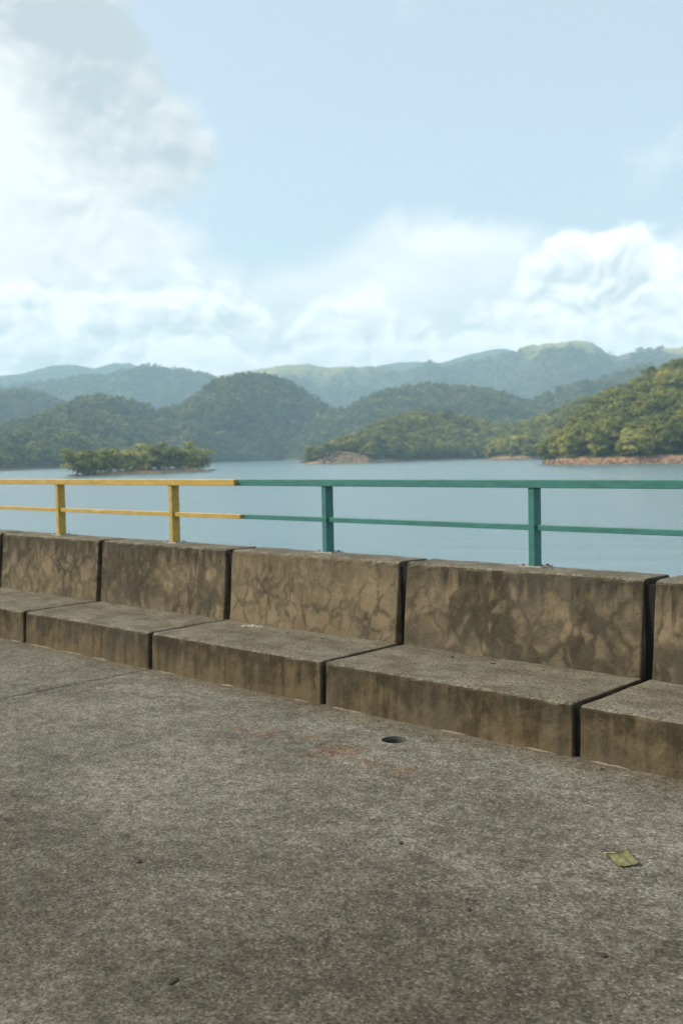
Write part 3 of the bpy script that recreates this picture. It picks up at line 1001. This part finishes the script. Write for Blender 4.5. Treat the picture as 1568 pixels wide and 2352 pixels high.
# ------------------------------------------------------------------ trees
def crown_mesh(name, seed, nclump, per, card, h=1.0, squash=0.8, bottom=0.18):
    """foliage as many leaf-sprig faces gathered in uneven clumps; unit tree: height 1, crown about 0.8 wide"""
    r = np.random.default_rng(seed)
    cl = []
    while len(cl) < nclump:
        p = r.uniform(-1, 1, 3)
        d = np.linalg.norm(p)
        if d > 1 or d < 0.35: continue
        cl.append(p)
    cl = np.array(cl)
    lean = r.uniform(-.12, .12, 2)
    zc = bottom + (1 - bottom) * 0.5
    cen = np.stack([cl[:, 0] * 0.36 + lean[0] * cl[:, 2], cl[:, 1] * 0.36 + lean[1] * cl[:, 2], zc + cl[:, 2] * (1 - bottom) * 0.42], 1)
    rad = r.uniform(0.09, 0.19, nclump)
    V_, F_ = [], []
    for c, rr in zip(cen, rad):
        d = r.normal(size=(per, 3)); d /= np.linalg.norm(d, axis=1)[:, None]
        d[:, 2] = np.where(d[:, 2] < -0.35, -d[:, 2] * .5, d[:, 2])
        pos = c + d * rr * r.uniform(0.55, 1.08, (per, 1)) * np.array([1, 1, squash])
        nrm = d + np.array([0, 0, 0.25]) + r.normal(size=(per, 3)) * 0.28; nrm /= np.linalg.norm(nrm, axis=1)[:, None]
        up = r.normal(size=(per, 3))
        t1 = np.cross(nrm, up); t1 /= np.linalg.norm(t1, axis=1)[:, None]
        t2 = np.cross(nrm, t1)
        s = card * r.uniform(0.6, 1.35, (per, 1))
        b0 = len(V_) * 0 + sum(len(x) for x in V_)
        quad = np.stack([pos - t1 * s - t2 * s * .7, pos + t1 * s * .9 - t2 * s * .5, pos + t1 * s + t2 * s * .8, pos - t1 * s * .7 + t2 * s], 1).reshape(-1, 3)
        V_.append(quad)
        F_.append(b0 + np.arange(per * 4).reshape(-1, 4))
    return mesh_np(name, np.concatenate(V_), np.concatenate(F_))


def trunk_mesh(name, seed):
    """tapered trunk with four limbs, unit height"""
    r = random.Random(seed)
    bm = bmesh.new()

    def limb(a, c, r0, r1):
        d = c - a
        bmesh.ops.create_cone(bm, cap_ends=True, segments=7, radius1=r0, radius2=r1, depth=d.length,
                              matrix=Matrix.Translation((a + c) / 2) @ d.to_track_quat('Z', 'Y').to_matrix().to_4x4())
    a = Vector((0, 0, -0.06)); b_ = Vector((r.uniform(-.03, .03), r.uniform(-.03, .03), .30)); c = Vector((r.uniform(-.06, .06), r.uniform(-.06, .06), .70))
    limb(a, b_, .032, .024); limb(b_, c, .024, .008)
    for i in range(4):
        an = i * 1.57 + r.uniform(-.4, .4)
        s = b_.lerp(c, r.uniform(0, .5))
        limb(s, s + Vector((math.cos(an) * .25, math.sin(an) * .25, r.uniform(.12, .25))), .014, .004)
    return bm_mesh(name, bm, True)


crowns = [crown_mesh('crown', 100 + i, 24 + 3 * i, 44, 0.030, bottom=0.02) for i in range(5)]
trunks = [trunk_mesh('trunk', i) for i in range(3)]
bushes = [crown_mesh('foliage', 150 + i, 13, 34, 0.035, bottom=0.0) for i in range(2)]
for c_ in crowns + bushes: c_.materials.append(M['fol'])
for c_ in trunks: c_.materials.append(M['bark'])


def tree(loc, h, wid, i, label, group, name='broadleaf_tree'):
    t = empty(name, loc)
    t.scale = (h * wid, h * wid, h)
    t.rotation_euler.z = (i * 2.399) % 6.283
    tag(t, label, 'tree', group)
    obj('trunk', trunks[i % 3], None, t)
    obj('crown', crowns[i % 5], None, t)
    return t


def shrub(loc, h, wid, i, label, group):
    t = empty('shrub', loc)
    t.scale = (h * wid, h * wid, h)
    t.rotation_euler.z = i * 1.7
    tag(t, label, 'shrub', group)
    obj('foliage', bushes[i % 2], None, t)
    return t


# far canopy pieces, used only as instance sources by the forests
src_far = bpy.data.collections.new('far_crowns')
for i in range(4):
    me = crown_mesh('far_crown', 200 + i, 11, 20, 0.050, bottom=0.05)
    me.materials.append(M['folfar'])
    src_far.objects.link(bpy.data.objects.new('far_crown', me))
src_near = bpy.data.collections.new('near_crowns')
for i in range(5):
    src_near.objects.link(bpy.data.objects.new('near_crown', crowns[i]))


def rock_mesh(seed, mt):
    bm = bmesh.new()
    bmesh.ops.create_icosphere(bm, subdivisions=2, radius=1)
    for v in bm.verts:
        v.co *= 1 + 0.5 * mnoise.noise(v.co * 1.3 + Vector((seed * 7, 0, 0)))
        v.co.z *= 0.75
    me_ = bm_mesh('rock', bm)
    me_.materials.append(mt)
    return me_


src_rock = bpy.data.collections.new('rock_pieces')
src_prock = bpy.data.collections.new('pale_rock_pieces')
for i in range(4):
    src_rock.objects.link(bpy.data.objects.new('rock_piece', rock_mesh(i, M['rock'])))
    src_prock.objects.link(bpy.data.objects.new('rock_piece', rock_mesh(i + 9, M['pale_rock'])))


def scatter(name, pts, scales, src, label, cat):
    """one stuff object: an instance of a random piece of src on every point"""
    me_ = bpy.data.meshes.new(name)
    me_.vertices.add(len(pts))
    me_.vertices.foreach_set('co', np.asarray(pts, np.float32).ravel())
    a = me_.attributes.new('size', 'FLOAT_VECTOR', 'POINT')
    a.data.foreach_set('vector', np.asarray(scales, np.float32).ravel())
    a = me_.attributes.new('turn', 'FLOAT_VECTOR', 'POINT')
    tr = np.zeros((len(pts), 3), np.float32); tr[:, 2] = rng.uniform(0, 6.28, len(pts))
    a.data.foreach_set('vector', tr.ravel())
    o = obj(name, me_)
    tag(o, label, cat, kind='stuff')
    ng = bpy.data.node_groups.new(name + '_scatter', 'GeometryNodeTree')
    ng.interface.new_socket('Geometry', in_out='INPUT', socket_type='NodeSocketGeometry')
    ng.interface.new_socket('Geometry', in_out='OUTPUT', socket_type='NodeSocketGeometry')
    gi = ng.nodes.new('NodeGroupInput'); go = ng.nodes.new('NodeGroupOutput')
    ip = ng.nodes.new('GeometryNodeInstanceOnPoints')
    ci = ng.nodes.new('GeometryNodeCollectionInfo')
    ci.inputs['Collection'].default_value = src
    ci.inputs['Separate Children'].default_value = True
    ci.inputs['Reset Children'].default_value = True
    ip.inputs['Pick Instance'].default_value = True
    sa = ng.nodes.new('GeometryNodeInputNamedAttribute'); sa.data_type = 'FLOAT_VECTOR'; sa.inputs['Name'].default_value = 'size'
    ta = ng.nodes.new('GeometryNodeInputNamedAttribute'); ta.data_type = 'FLOAT_VECTOR'; ta.inputs['Name'].default_value = 'turn'
    rv = ng.nodes.new('FunctionNodeRandomValue'); rv.data_type = 'INT'
    rv.inputs['Min'].default_value = 0 if False else 0
    for s in rv.inputs:
        if s.type == 'INT' and s.name == 'Max': s.default_value = 20
    L = ng.links.new
    L(gi.outputs[0], ip.inputs['Points'])
    L(ci.outputs[0], ip.inputs['Instance'])
    L([s for s in rv.outputs if s.type == 'INT'][0], ip.inputs['Instance Index'])
    L(sa.outputs[0], ip.inputs['Scale'])
    L(ta.outputs[0], ip.inputs['Rotation'])
    L(ip.outputs[0], go.inputs[0])
    md = o.modifiers.new('scatter', 'NODES')
    md.node_group = ng
    return o


# ------------------------------------------------------------------ hills
def interp(xs, pts):
    pts = sorted(pts)
    return np.interp(xs, [p[0] for p in pts], [p[1] for p in pts])


class Hill:
    """a ridge with its slope down to the lake, built as a height grid; skyline points are (bearing, elevation) readings"""
    def __init__(self, name, label, sky_pts, shore, ridge, mat, tree_h=0.0, nu=160, nv=44, spur=0.22, bank=(3.0, 4.0), seed=0,
                 bare=None, meadow=None, back=0.5, rough=0.012):
        x0 = min(p[0] for p in sky_pts); x1 = max(p[0] for p in sky_pts)
        px = np.linspace(x0, x1, nu)
        py = interp(px, sky_pts)
        ds = interp(px, shore); dr = interp(px, ridge)
        dr = np.maximum(dr, ds + 20)
        P = np.zeros((nu, 3)); D2 = np.zeros((nu, 2))
        for i in range(nu):
            v = ray(px[i], py[i]); hd = math.hypot(v.x, v.y)
            D2[i] = (v.x / hd, v.y / hd)
            P[i, 2] = EYE + v.z / hd * dr[i]
        zr = P[:, 2] - tree_h
        zr = np.maximum(zr, WATER - 2)
        vv = np.concatenate([[-0.02], np.linspace(0, 1, nv) ** 1.15, 1 + np.linspace(0.08, 1, 7) * back])
        rows = []; bares = []; meads = []
        ddist = dr - ds
        bh = interp(px, bank) if isinstance(bank, list) else np.full(nu, bank[0])
        for v in vv:
            if v <= 1:
                d = ds + ddist * v
            else:
                d = dr + ddist * (v - 1)
            X = D2[:, 0] * d; Y = D2[:, 1] * d
            along = (d - ds)
            if v < 0:
                z = np.full(nu, WATER - 1.5)
            elif v <= 1:
                base_ = WATER - 0.3 + np.minimum(bh, np.maximum(zr - WATER, 0)) * np.clip(along / (0.9 * bh + 0.5), 0, 1)
                top_ = np.maximum(zr - (WATER - 0.3) - bh, 0)
                z = base_ + top_ * v ** 0.92
                sc_ = max(60.0, float(np.mean(ddist)) * 0.32)
                nz = fbm(px / 2398.7 * np.mean(dr) / sc_ + seed * 13.7, np.full(nu, v * 1.3 + seed), 4) - 0.5
                nz2 = fbm(X / sc_ + seed * 5.1, Y / sc_, 4) - 0.5
                z = z + (nz * 1.4 + nz2 * 0.8) * spur * np.maximum(zr - WATER, 0) * (4 * v * (1 - v)) ** 0.8
                nz3 = fbm(X / 70.0 + seed * 2.7, Y / 70.0 + 3, 3) - 0.5
                z = z + nz3 * min(30.0, 0.16 * float(np.mean(np.maximum(zr - WATER, 0)))) * 2 * (4 * v * (1 - v)) ** 0.6
                z = z + rough * np.maximum(zr - WATER, 0) * (fbm(px * 0.09 + seed, np.full(nu, 3.1 + 6 * v), 4) - .5) * 2 * min(1, v * 4)
            else:
                z = zr - (zr - WATER + 10) * ((v - 1) / back) ** 1.4
            rows.append(np.stack([X, Y, z], 1))
            br = np.where((along < bh * 1.1 + 0.6) & (bh > 0.2), 1.0, 0.0) if v >= 0 else np.ones(nu)
            bares.append(br)
            md_ = np.zeros(nu)
            if meadow is not None and v <= 1.2:
                md_ = np.clip(interp(px, meadow), 0, 1) * np.clip((min(v, 1) - 0.62) / 0.35, 0, 1)
            meads.append(md_)
        self.rows = np.array(rows); self.px = px; self.vv = vv; self.nv = nv; self.ds = ds; self.dr = dr
        self.bare = np.array(bares); self.mead = np.array(meads); self.bh = bh
        nr = len(vv)
        idx = np.arange(nr * nu).reshape(nr, nu)
        F_ = np.stack([idx[:-1, :-1], idx[:-1, 1:], idx[1:, 1:], idx[1:, :-1]], -1).reshape(-1, 4)[:, ::-1]
        me_ = mesh_np(name, self.rows.reshape(-1, 3), F_, True)
        if me_.polygons[len(me_.polygons) // 2].normal.z < 0:
            me_.flip_normals()
        for nm, arr in (('bare', self.bare), ('meadow', self.mead)):
            a = me_.attributes.new(nm, 'FLOAT', 'POINT')
            a.data.foreach_set('value', arr.astype(np.float32).ravel())
        self.o = obj(name, me_, mat)
        tag(self.o, label, 'hill', kind='structure')

    def points(self, spacing, vmin=0.0, vmax=1.08, xr=None, seed=0, clear=0.0, off_meadow=0.0):
        """jittered points over the slope that the lake sees; returns pos, depth fraction, column"""
        r = np.random.default_rng(seed)
        A = self.rows
        k1 = np.searchsorted(self.vv, vmax)
        out = []; vs = []; xs = []
        for j in range(1, min(k1, len(self.vv) - 1)):
            a, b_, c, d = A[j, :-1], A[j, 1:], A[j + 1, 1:], A[j + 1, :-1]
            ar = 0.5 * np.linalg.norm(np.cross(b_ - a, d - a), axis=1) + 0.5 * np.linalg.norm(np.cross(b_ - c, d - c), axis=1)
            n_ = r.poisson(ar / spacing ** 2)
            if xr: n_ = np.where((self.px[:-1] >= xr[0]) & (self.px[:-1] <= xr[1]), n_, 0)
            rep = np.repeat(np.arange(len(n_)), n_)
            if len(rep) == 0: continue
            u = r.random(len(rep))[:, None]; v = r.random(len(rep))[:, None]
            p = a[rep] * (1 - u) * (1 - v) + b_[rep] * u * (1 - v) + c[rep] * u * v + d[rep] * (1 - u) * v
            along = np.hypot(p[:, 0], p[:, 1]) - self.ds[rep]
            ok = (along > self.bh[rep] * 0.9 + clear) & (p[:, 2] > WATER + 0.6)
            if off_meadow:
                mm = self.mead[j, rep] + 0.8 * (fbm(p[:, 0] / 90, p[:, 1] / 90, 3) - .5)
                ok &= ~((mm > 0.38) & (r.random(len(rep)) < off_meadow))
            out.append(p[ok]); vs.append(np.full(ok.sum(), self.vv[j])); xs.append(self.px[rep][ok])
        return np.concatenate(out), np.concatenate(vs), np.concatenate(xs)


def sizes(n, h0, h1, w0=0.85, w1=1.35):
    h = rng.uniform(h0, h1, n); wd = rng.uniform(w0, w1, n)
    return np.stack([h * wd, h * wd, h], 1)


# near wooded hill on the right
H1 = Hill('hill', 'steep wooded hill rising from the right-hand shore',
          [(1245, 1062), (1262, 1046), (1285, 1010), (1310, 985), (1345, 958), (1374, 926), (1395, 903), (1420, 895), (1453, 883), (1486, 862), (1532, 840),
           (1568, 831), (1700, 790), (1900, 750), (2200, 760), (2600, 860)],
          [(1245, 760), (1260, 735), (1300, 712), (1450, 695), (1568, 690), (1900, 600), (2600, 560)],
          [(1245, 800), (1300, 860), (1400, 1010), (1568, 1080), (1900, 1050), (2600, 950)],
          M['hill'], tree_h=9, nu=200, nv=60, spur=0.14, bank=(3.6, 4), seed=1)
# wooded promontory left of it
H1b = Hill('hill', 'wooded promontory with an orange bank left of the right-hand hill',
           [(1112, 1050), (1124, 1038), (1140, 1015), (1167, 999), (1206, 976), (1261, 958), (1289, 938), (1334, 915), (1400, 925), (1470, 950), (1560, 990)],
           [(1112, 1330), (1130, 1270), (1200, 1220), (1260, 1220), (1560, 1150)], [(1112, 1380), (1200, 1450), (1334, 1600), (1560, 1450)],
           M['hill'], tree_h=11, nu=90, nv=40, spur=0.10, bank=(3.0, 4), seed=2)
# rocky peninsula in the middle
H3 = Hill('hill', 'low wooded peninsula with a pale rock bank at its left tip',
          [(668, 1058), (674, 1053), (697, 1039), (735, 1035), (753, 1030), (780, 1016), (836, 998), (859, 983), (905, 961), (961, 948), (1027, 951), (1093, 965), (1148, 976), (1210, 990), (1300, 1010)],
          [(668, 1240), (720, 1200), (850, 1200), (900, 1280), (1000, 1400), (1120, 1480), (1300, 1520)],
          [(668, 1270), (750, 1310), (850, 1400), (960, 1580), (1100, 1700), (1300, 1750)],
          M['hillpale'], tree_h=10, nu=120, nv=40, spur=0.08,
          bank=[(668, 1), (700, 1.5), (728, 4), (745, 12), (762, 16), (800, 14), (835, 9), (860, 3.5), (900, 2.2), (1300, 2.2)], seed=3)
H4 = Hill('hill', 'rounded green hill behind the rocky peninsula',
          [(590, 1056), (640, 1035), (670, 1003), (700, 976), (750, 955), (800, 935), (850, 912), (900, 895), (960, 886), (1000, 884), (1060, 890), (1130, 900), (1180, 915), (1230, 935), (1280, 955), (1350, 985), (1450, 1010)],
          [(590, 2400), (680, 2150), (900, 2050), (1450, 2000)], [(590, 2450), (700, 2500), (960, 2800), (1200, 2700), (1450, 2500)],
          M['hill'], tree_h=9, nu=150, nv=46, spur=0.42, bank=(2.0, 3), seed=4)
H4b = Hill('hill', 'small dark wooded hill in front of the grassy topped mountain',
           [(1150, 960), (1190, 932), (1230, 918), (1290, 890), (1340, 878), (1400, 876), (1440, 884), (1500, 900), (1600, 930)],
           [(1150, 2700), (1600, 2500)], [(1150, 3000), (1600, 2950)], M['hill'], tree_h=8, nu=90, nv=34, spur=0.25, bank=(0, 0), seed=5)
H4c = Hill('hill', 'pale green shoulder behind the right-hand hill',
           [(1300, 930), (1340, 890), (1380, 868), (1425, 849), (1471, 837), (1532, 836), (1600, 820), (1800, 800), (2100, 840)],
           [(1300, 3100), (2100, 2700)], [(1300, 3500), (2100, 3300)], M['hill'], tree_h=8, nu=90, nv=34, spur=0.3, bank=(0, 0), seed=6)
H5 = Hill('hill', 'large double-topped dark wooded hill across the lake on the left',
          [(-900, 1000), (-600, 930), (-300, 960), (-100, 990), (0, 986), (60, 970), (100, 955), (150, 930), (190, 918), (240, 914), (290, 921), (340, 938), (370, 945), (420, 930), (460, 905), (500, 881),
           (550, 866), (600, 861), (640, 868), (680, 890), (720, 915), (760, 938), (800, 958), (880, 1000)],
          [(-900, 900), (-300, 1100), (0, 1260), (160, 1420), (480, 2000), (640, 2250), (880, 2450)], [(-900, 1500), (0, 2100), (240, 2300), (600, 2800), (880, 2800)],
          M['hill'], tree_h=9, nu=260, nv=60, spur=0.5, bank=(1.6, 3), seed=7)
H5b = Hill('hill', 'pale green knoll at the left edge behind the dark hill',
           [(-700, 900), (-300, 870), (-60, 895), (0, 900), (60, 896), (110, 906), (150, 925), (210, 950)],
           [(-700, 2600), (210, 2900)], [(-700, 3100), (210, 3500)], M['hill'], tree_h=8, nu=90, nv=30, spur=0.3, bank=(0, 0), seed=8)
H6 = Hill('hill', 'hazy blue green ridge on the left',
          [(-900, 880), (-300, 900), (0, 891), (60, 880), (130, 868), (200, 862), (290, 860), (340, 855), (375, 846), (420, 848), (480, 860), (540, 882), (640, 930)],
          [(-900, 4200), (640, 4500)], [(-900, 5100), (640, 5500)], M['hill'], tree_h=8, nu=170, nv=40, spur=0.55, bank=(0, 0), seed=9)
H7 = Hill('hill', 'long hazy mountain ridge with grassy sunlit tops',
          [(420, 885), (480, 864), (540, 852), (600, 845), (660, 835), (700, 833), (760, 841), (850, 838), (900, 842), (950, 848), (1000, 842), (1060, 832), (1130, 822), (1180, 810),
           (1240, 795), (1310, 789), (1360, 797), (1420, 818), (1450, 815), (1500, 805), (1568, 793), (1750, 780), (2000, 830), (2400, 900)],
          [(420, 4200), (1000, 4500), (2400, 4200)], [(420, 5800), (1000, 6000), (2400, 5500)], M['hill'], tree_h=8, nu=260, nv=60, spur=0.62, bank=(0, 0), seed=10,
          meadow=[(420, .7), (520, .9), (620, .9), (720, .7), (850, .55), (980, .4), (1150, .3), (1220, 1), (1340, 1), (1400, .4), (1450, .7), (1568, .9), (2400, .6)])
H8a = Hill('hill', 'farthest pale blue mountains on the left under the clouds',
           [(-1200, 850), (-500, 870), (-100, 872), (0, 864), (50, 858), (90, 848), (130, 838), (175, 838), (215, 846), (260, 835), (300, 835), (345, 849), (420, 870), (600, 900)],
           [(-1200, 6200), (600, 7000)], [(-1200, 6800), (600, 8000)], M['hill'], nu=180, nv=24, spur=0.3, bank=(0, 0), seed=11)
H8b = Hill('hill', 'farthest pale blue peak behind the grassy topped mountain',
           [(750, 870), (850, 845), (910, 832), (960, 831), (1010, 833), (1060, 820), (1110, 808), (1155, 800), (1190, 808), (1260, 830), (1400, 840), (1800, 800), (2400, 830)],
           [(750, 7000), (2400, 6200)], [(750, 8000), (2400, 6800)], M['hill'], nu=160, nv=24, spur=0.3, bank=(0, 0), seed=12)

# island in front of the far shore
pl, pr = at_dist(164, 1085, 674), at_dist(486, 1080, 800)
pl.z = pr.z = 0
isl_c = (pl + pr) / 2
isl_ax = (pr - pl).normalized()
isl_pe = Vector((-isl_ax.y, isl_ax.x, 0))
isl_len = (pr - pl).length / 2
iv = []; NA, NR = 72, 10


def isl_point(a, rr):
    k = 1 + 0.10 * mnoise.noise(Vector((math.cos(a) * 2, math.sin(a) * 2, 4)))
    return isl_c + isl_ax * (math.cos(a) * isl_len * rr * k) + isl_pe * (math.sin(a) * 17 * rr * k)


for j in range(NR + 1):
    rr = 1.0 - j / NR
    for i in range(NA):
        p = isl_point(6.28319 * i / NA, rr)
        z = WATER - 0.8 + min(1, j / 2) * 2.0 + (1 - rr) * 1.6 + mnoise.noise(p * .2) * .5 * min(1, j)
        iv.append((p.x, p.y, z))
fi = [(j * NA + i, j * NA + (i + 1) % NA, (j + 1) * NA + (i + 1) % NA, (j + 1) * NA + i) for j in range(NR) for i in range(NA)]
me = mesh_np('island', iv, fi, True)
if sum(p.normal.z for p in me.polygons) < 0: me.flip_normals()
a = me.attributes.new('bare', 'FLOAT', 'POINT')
a.data.foreach_set('value', np.array([1.0 if j <= 3 else 0.3 for j in range(NR + 1) for i in range(NA)], np.float32))
tag(obj('island', me, M['hill']), 'low ground of the small wooded island in the lake', 'island', kind='structure')


def isl_ground(p):
    return WATER + 1.7


# (bearing x, along-depth shift, height, width factor, label)
isl = [(177, 16.0, 1.00, 'leftmost tree on the small island'),
       (191, 14.5, 1.05, 'second tree from the left on the small island'),
       (205, 13.5, 1.15, 'third tree from the left on the small island'),
       (231, 14.5, 1.00, 'fourth tree from the left on the small island'),
       (254, 16.0, 0.95, 'tree on the small island left of its lowest gap in the canopy'),
       (287, 14.0, 0.95, 'lower tree in the dip of the small island canopy'),
       (318, 18.5, 0.95, 'round-topped tall tree in the middle of the small island'),
       (345, 15.5, 0.9, 'tree between the two tallest trees on the small island'),
       (362, 20.0, 0.9, 'tallest tree on the small island, right of the middle'),
       (388, 17.0, 1.0, 'tree just right of the tallest tree on the small island'),
       (409, 16.0, 1.0, 'third tree from the right on the small island'),
       (433, 20.0, 1.0, 'tall tree second from the right on the small island'),
       (458, 15.0, 1.05, 'rightmost tree on the small island')]
random.seed(33)
for i, (px, h, wd, lab) in enumerate(isl):
    f_ = (px - 150) / 336
    d = 668 + 132 * f_ + (5 if i % 2 else -3)
    p = at_dist(px, 1080, d)
    tree((p.x, p.y, WATER + 0.3), h * 1.12, wd * 1.42, i, lab, 'trees on the small island')
sh = [(179, 5.5, 'low shrub at the left end of the small island'), (196, 6, 'low shrub under the left-hand trees of the small island'),
      (248, 7, 'pale low shrub in front of the small island left of its middle'), (268, 5, 'small shrub in front of the lowest gap on the small island'),
      (295, 8, 'yellowish bushy shrub in front of the middle of the small island'), (335, 6, 'low shrub right of the middle of the small island'),
      (400, 6, 'low shrub in front of the right-hand trees of the small island'), (446, 6.5, 'low shrub near the right end of the small island'),
      (470, 7, 'shrub overhanging the water at the right end of the small island'), (220, 6, 'low shrub in front of the fourth tree on the small island'),
      (370, 6.5, 'low shrub in front of the tallest tree on the small island'), (420, 6, 'low shrub between the two right-hand tall trees of the small island')]
for i, (px, h, lab) in enumerate(sh):
    f_ = (px - 150) / 336
    p = at_dist(px, 1080, 668 + 132 * f_ - 9)
    shrub((p.x, p.y, WATER + 0.5), h * 1.15, 1.5, i, lab, 'shrubs on the small island')
# rocks along the island's edge
pts = []
for i in range(150):
    p = isl_point(random.uniform(0, 6.283), random.uniform(.93, 1.02))
    pts.append((p.x, p.y, WATER + random.uniform(-.1, .5)))
scatter('island_rocks', pts, rng.uniform(.4, 1.3, (len(pts), 1)) * np.array([[1.3, 1.3, .8]]), src_rock, 'reddish rocks along the edge of the small island', 'rocks')


# individual trees that stand out on the near shores, the rest of the wood as one mass
def wood(H, spacing, hs, n_ind, label, group, forest_label, seed, xr_vis, far=False, clear=0.0, meadow=0.0, mind=7.0, sw=(0.85, 1.35)):
    p, v, x = H.points(spacing, seed=seed, clear=clear, off_meadow=meadow)
    s = sizes(len(p), hs[0], hs[1], *sw)
    keep = np.ones(len(p), bool)
    if n_ind:
        d = np.hypot(p[:, 0], p[:, 1])
        order = np.argsort(d - 2.0 * rng.random(len(d)))
        chosen = []
        for i in order:
            if not (xr_vis[0] <= x[i] <= xr_vis[1]) or v[i] > 0.55: continue
            if any((p[i, 0] - p[j, 0]) ** 2 + (p[i, 1] - p[j, 1]) ** 2 < mind ** 2 for j in chosen): continue
            chosen.append(i)
            if len(chosen) >= n_ind: break
        for q_, i in enumerate(chosen):
            keep[i] = False
            tree(tuple(p[i] - np.array([0, 0, .3])), float(s[i, 2]) * 1.08, float(s[i, 0] / s[i, 2]), q_ * 7 + seed, label, group)
    scatter('forest', p[keep], s[keep], src_far if far else src_near, forest_label, 'forest')


wood(H1, 9.0, (9.0, 19.0), 150, 'leafy tree near the water on the steep right-hand hill', 'trees low on the right-hand hill',
     'dense mixed wood covering the steep right-hand hill', 41, (1250, 1640))
wood(H1b, 9.0, (12, 21), 45, 'leafy tree near the orange bank of the wooded promontory', 'trees on the wooded promontory',
     'dense wood covering the promontory left of the right-hand hill', 42, (1120, 1330))
wood(H3, 8.5, (10, 19), 60, 'leafy tree on the low peninsula near its shore', 'trees on the rocky peninsula',
     'dark wood covering the rocky peninsula', 43, (670, 1180))
wood(H4, 13.0, (13, 24), 0, None, None, 'wood covering the rounded hill behind the rocky peninsula', 44, None, True, sw=(1.0, 1.5))
wood(H4b, 14.5, (13, 24), 0, None, None, 'wood covering the small dark hill', 45, None, True, sw=(1.0, 1.5))
wood(H4c, 15.0, (11, 19), 0, None, None, 'wood covering the pale green shoulder', 46, None, True, sw=(1.0, 1.6))
wood(H5, 13.5, (12, 24), 0, None, None, 'wood covering the large dark hill on the left', 47, None, True, sw=(1.0, 1.6))
wood(H5b, 17.0, (12, 20), 0, None, None, 'wood covering the pale green knoll at the left', 48, None, True, sw=(1.0, 1.7))
wood(H6, 22.0, (13, 24), 0, None, None, 'wood covering the hazy ridge on the left', 49, None, True, sw=(1.1, 1.9))
wood(H7, 25.0, (14, 26), 0, None, None, 'wood covering the long hazy mountain ridge', 50, None, True, meadow=1.0, sw=(1.1, 1.9))

# rocks along the near shores
def shore_rocks(H, n, xr, src, label, smin, smax, seed, up=0.9):
    r = np.random.default_rng(seed)
    px = r.uniform(xr[0], xr[1], n)
    bh = np.interp(px, H.px, H.bh); ds = np.interp(px, H.px, H.ds)
    f_ = r.random(n) ** 1.3 * up
    pts = []
    for i in range(n):
        v_ = ray(px[i], 1060); hd = math.hypot(v_.x, v_.y)
        d = ds[i] + f_[i] * (0.9 * bh[i] + .5)
        pts.append((v_.x / hd * d, v_.y / hd * d, WATER - 0.3 + bh[i] * f_[i]))
    scatter('shore_rocks', pts, r.uniform(smin, smax, (n, 1)) * np.array([[1.3, 1.3, .85]]), src, label, 'rocks')


shore_rocks(H1, 520, (1250, 1700), src_rock, 'brown and orange rocks along the right-hand shore', .35, 1.5, 61)
shore_rocks(H1b, 120, (1120, 1260), src_rock, 'orange rocks along the promontory bank', .4, 1.5, 62)
shore_rocks(H3, 220, (730, 862), src_prock, 'pale rocks of the bank near the tip of the peninsula', .4, 1.6, 63, 1.0)
shore_rocks(H3, 130, (870, 1120), src_rock, 'small rocks along the dark shore of the peninsula', .4, 1.2, 64)

# ------------------------------------------------------------------ haze over the lake and hills
hz = box_bm(-1000, 9000, -7000, 7000, WATER - 14, 860)
mt = bpy.data.materials.new('humid_air')
mt.use_nodes = True
nt = mt.node_tree
nt.nodes.clear()
pv = nt.nodes.new('ShaderNodeVolumePrincipled')
pv.inputs['Color'].default_value = (0.56, 0.82, 1.0, 1)
pv.inputs['Density'].default_value = 0.000135
pv.inputs['Anisotropy'].default_value = 0.0
ou = nt.nodes.new('ShaderNodeOutputMaterial')
nt.links.new(pv.outputs[0], ou.inputs['Volume'])
ho = obj('haze', bm_mesh('haze', hz), mt)
ho.rotation_euler.z = va_
tag(ho, 'pale humid haze that fades the far hills to blue', 'haze', kind='stuff')
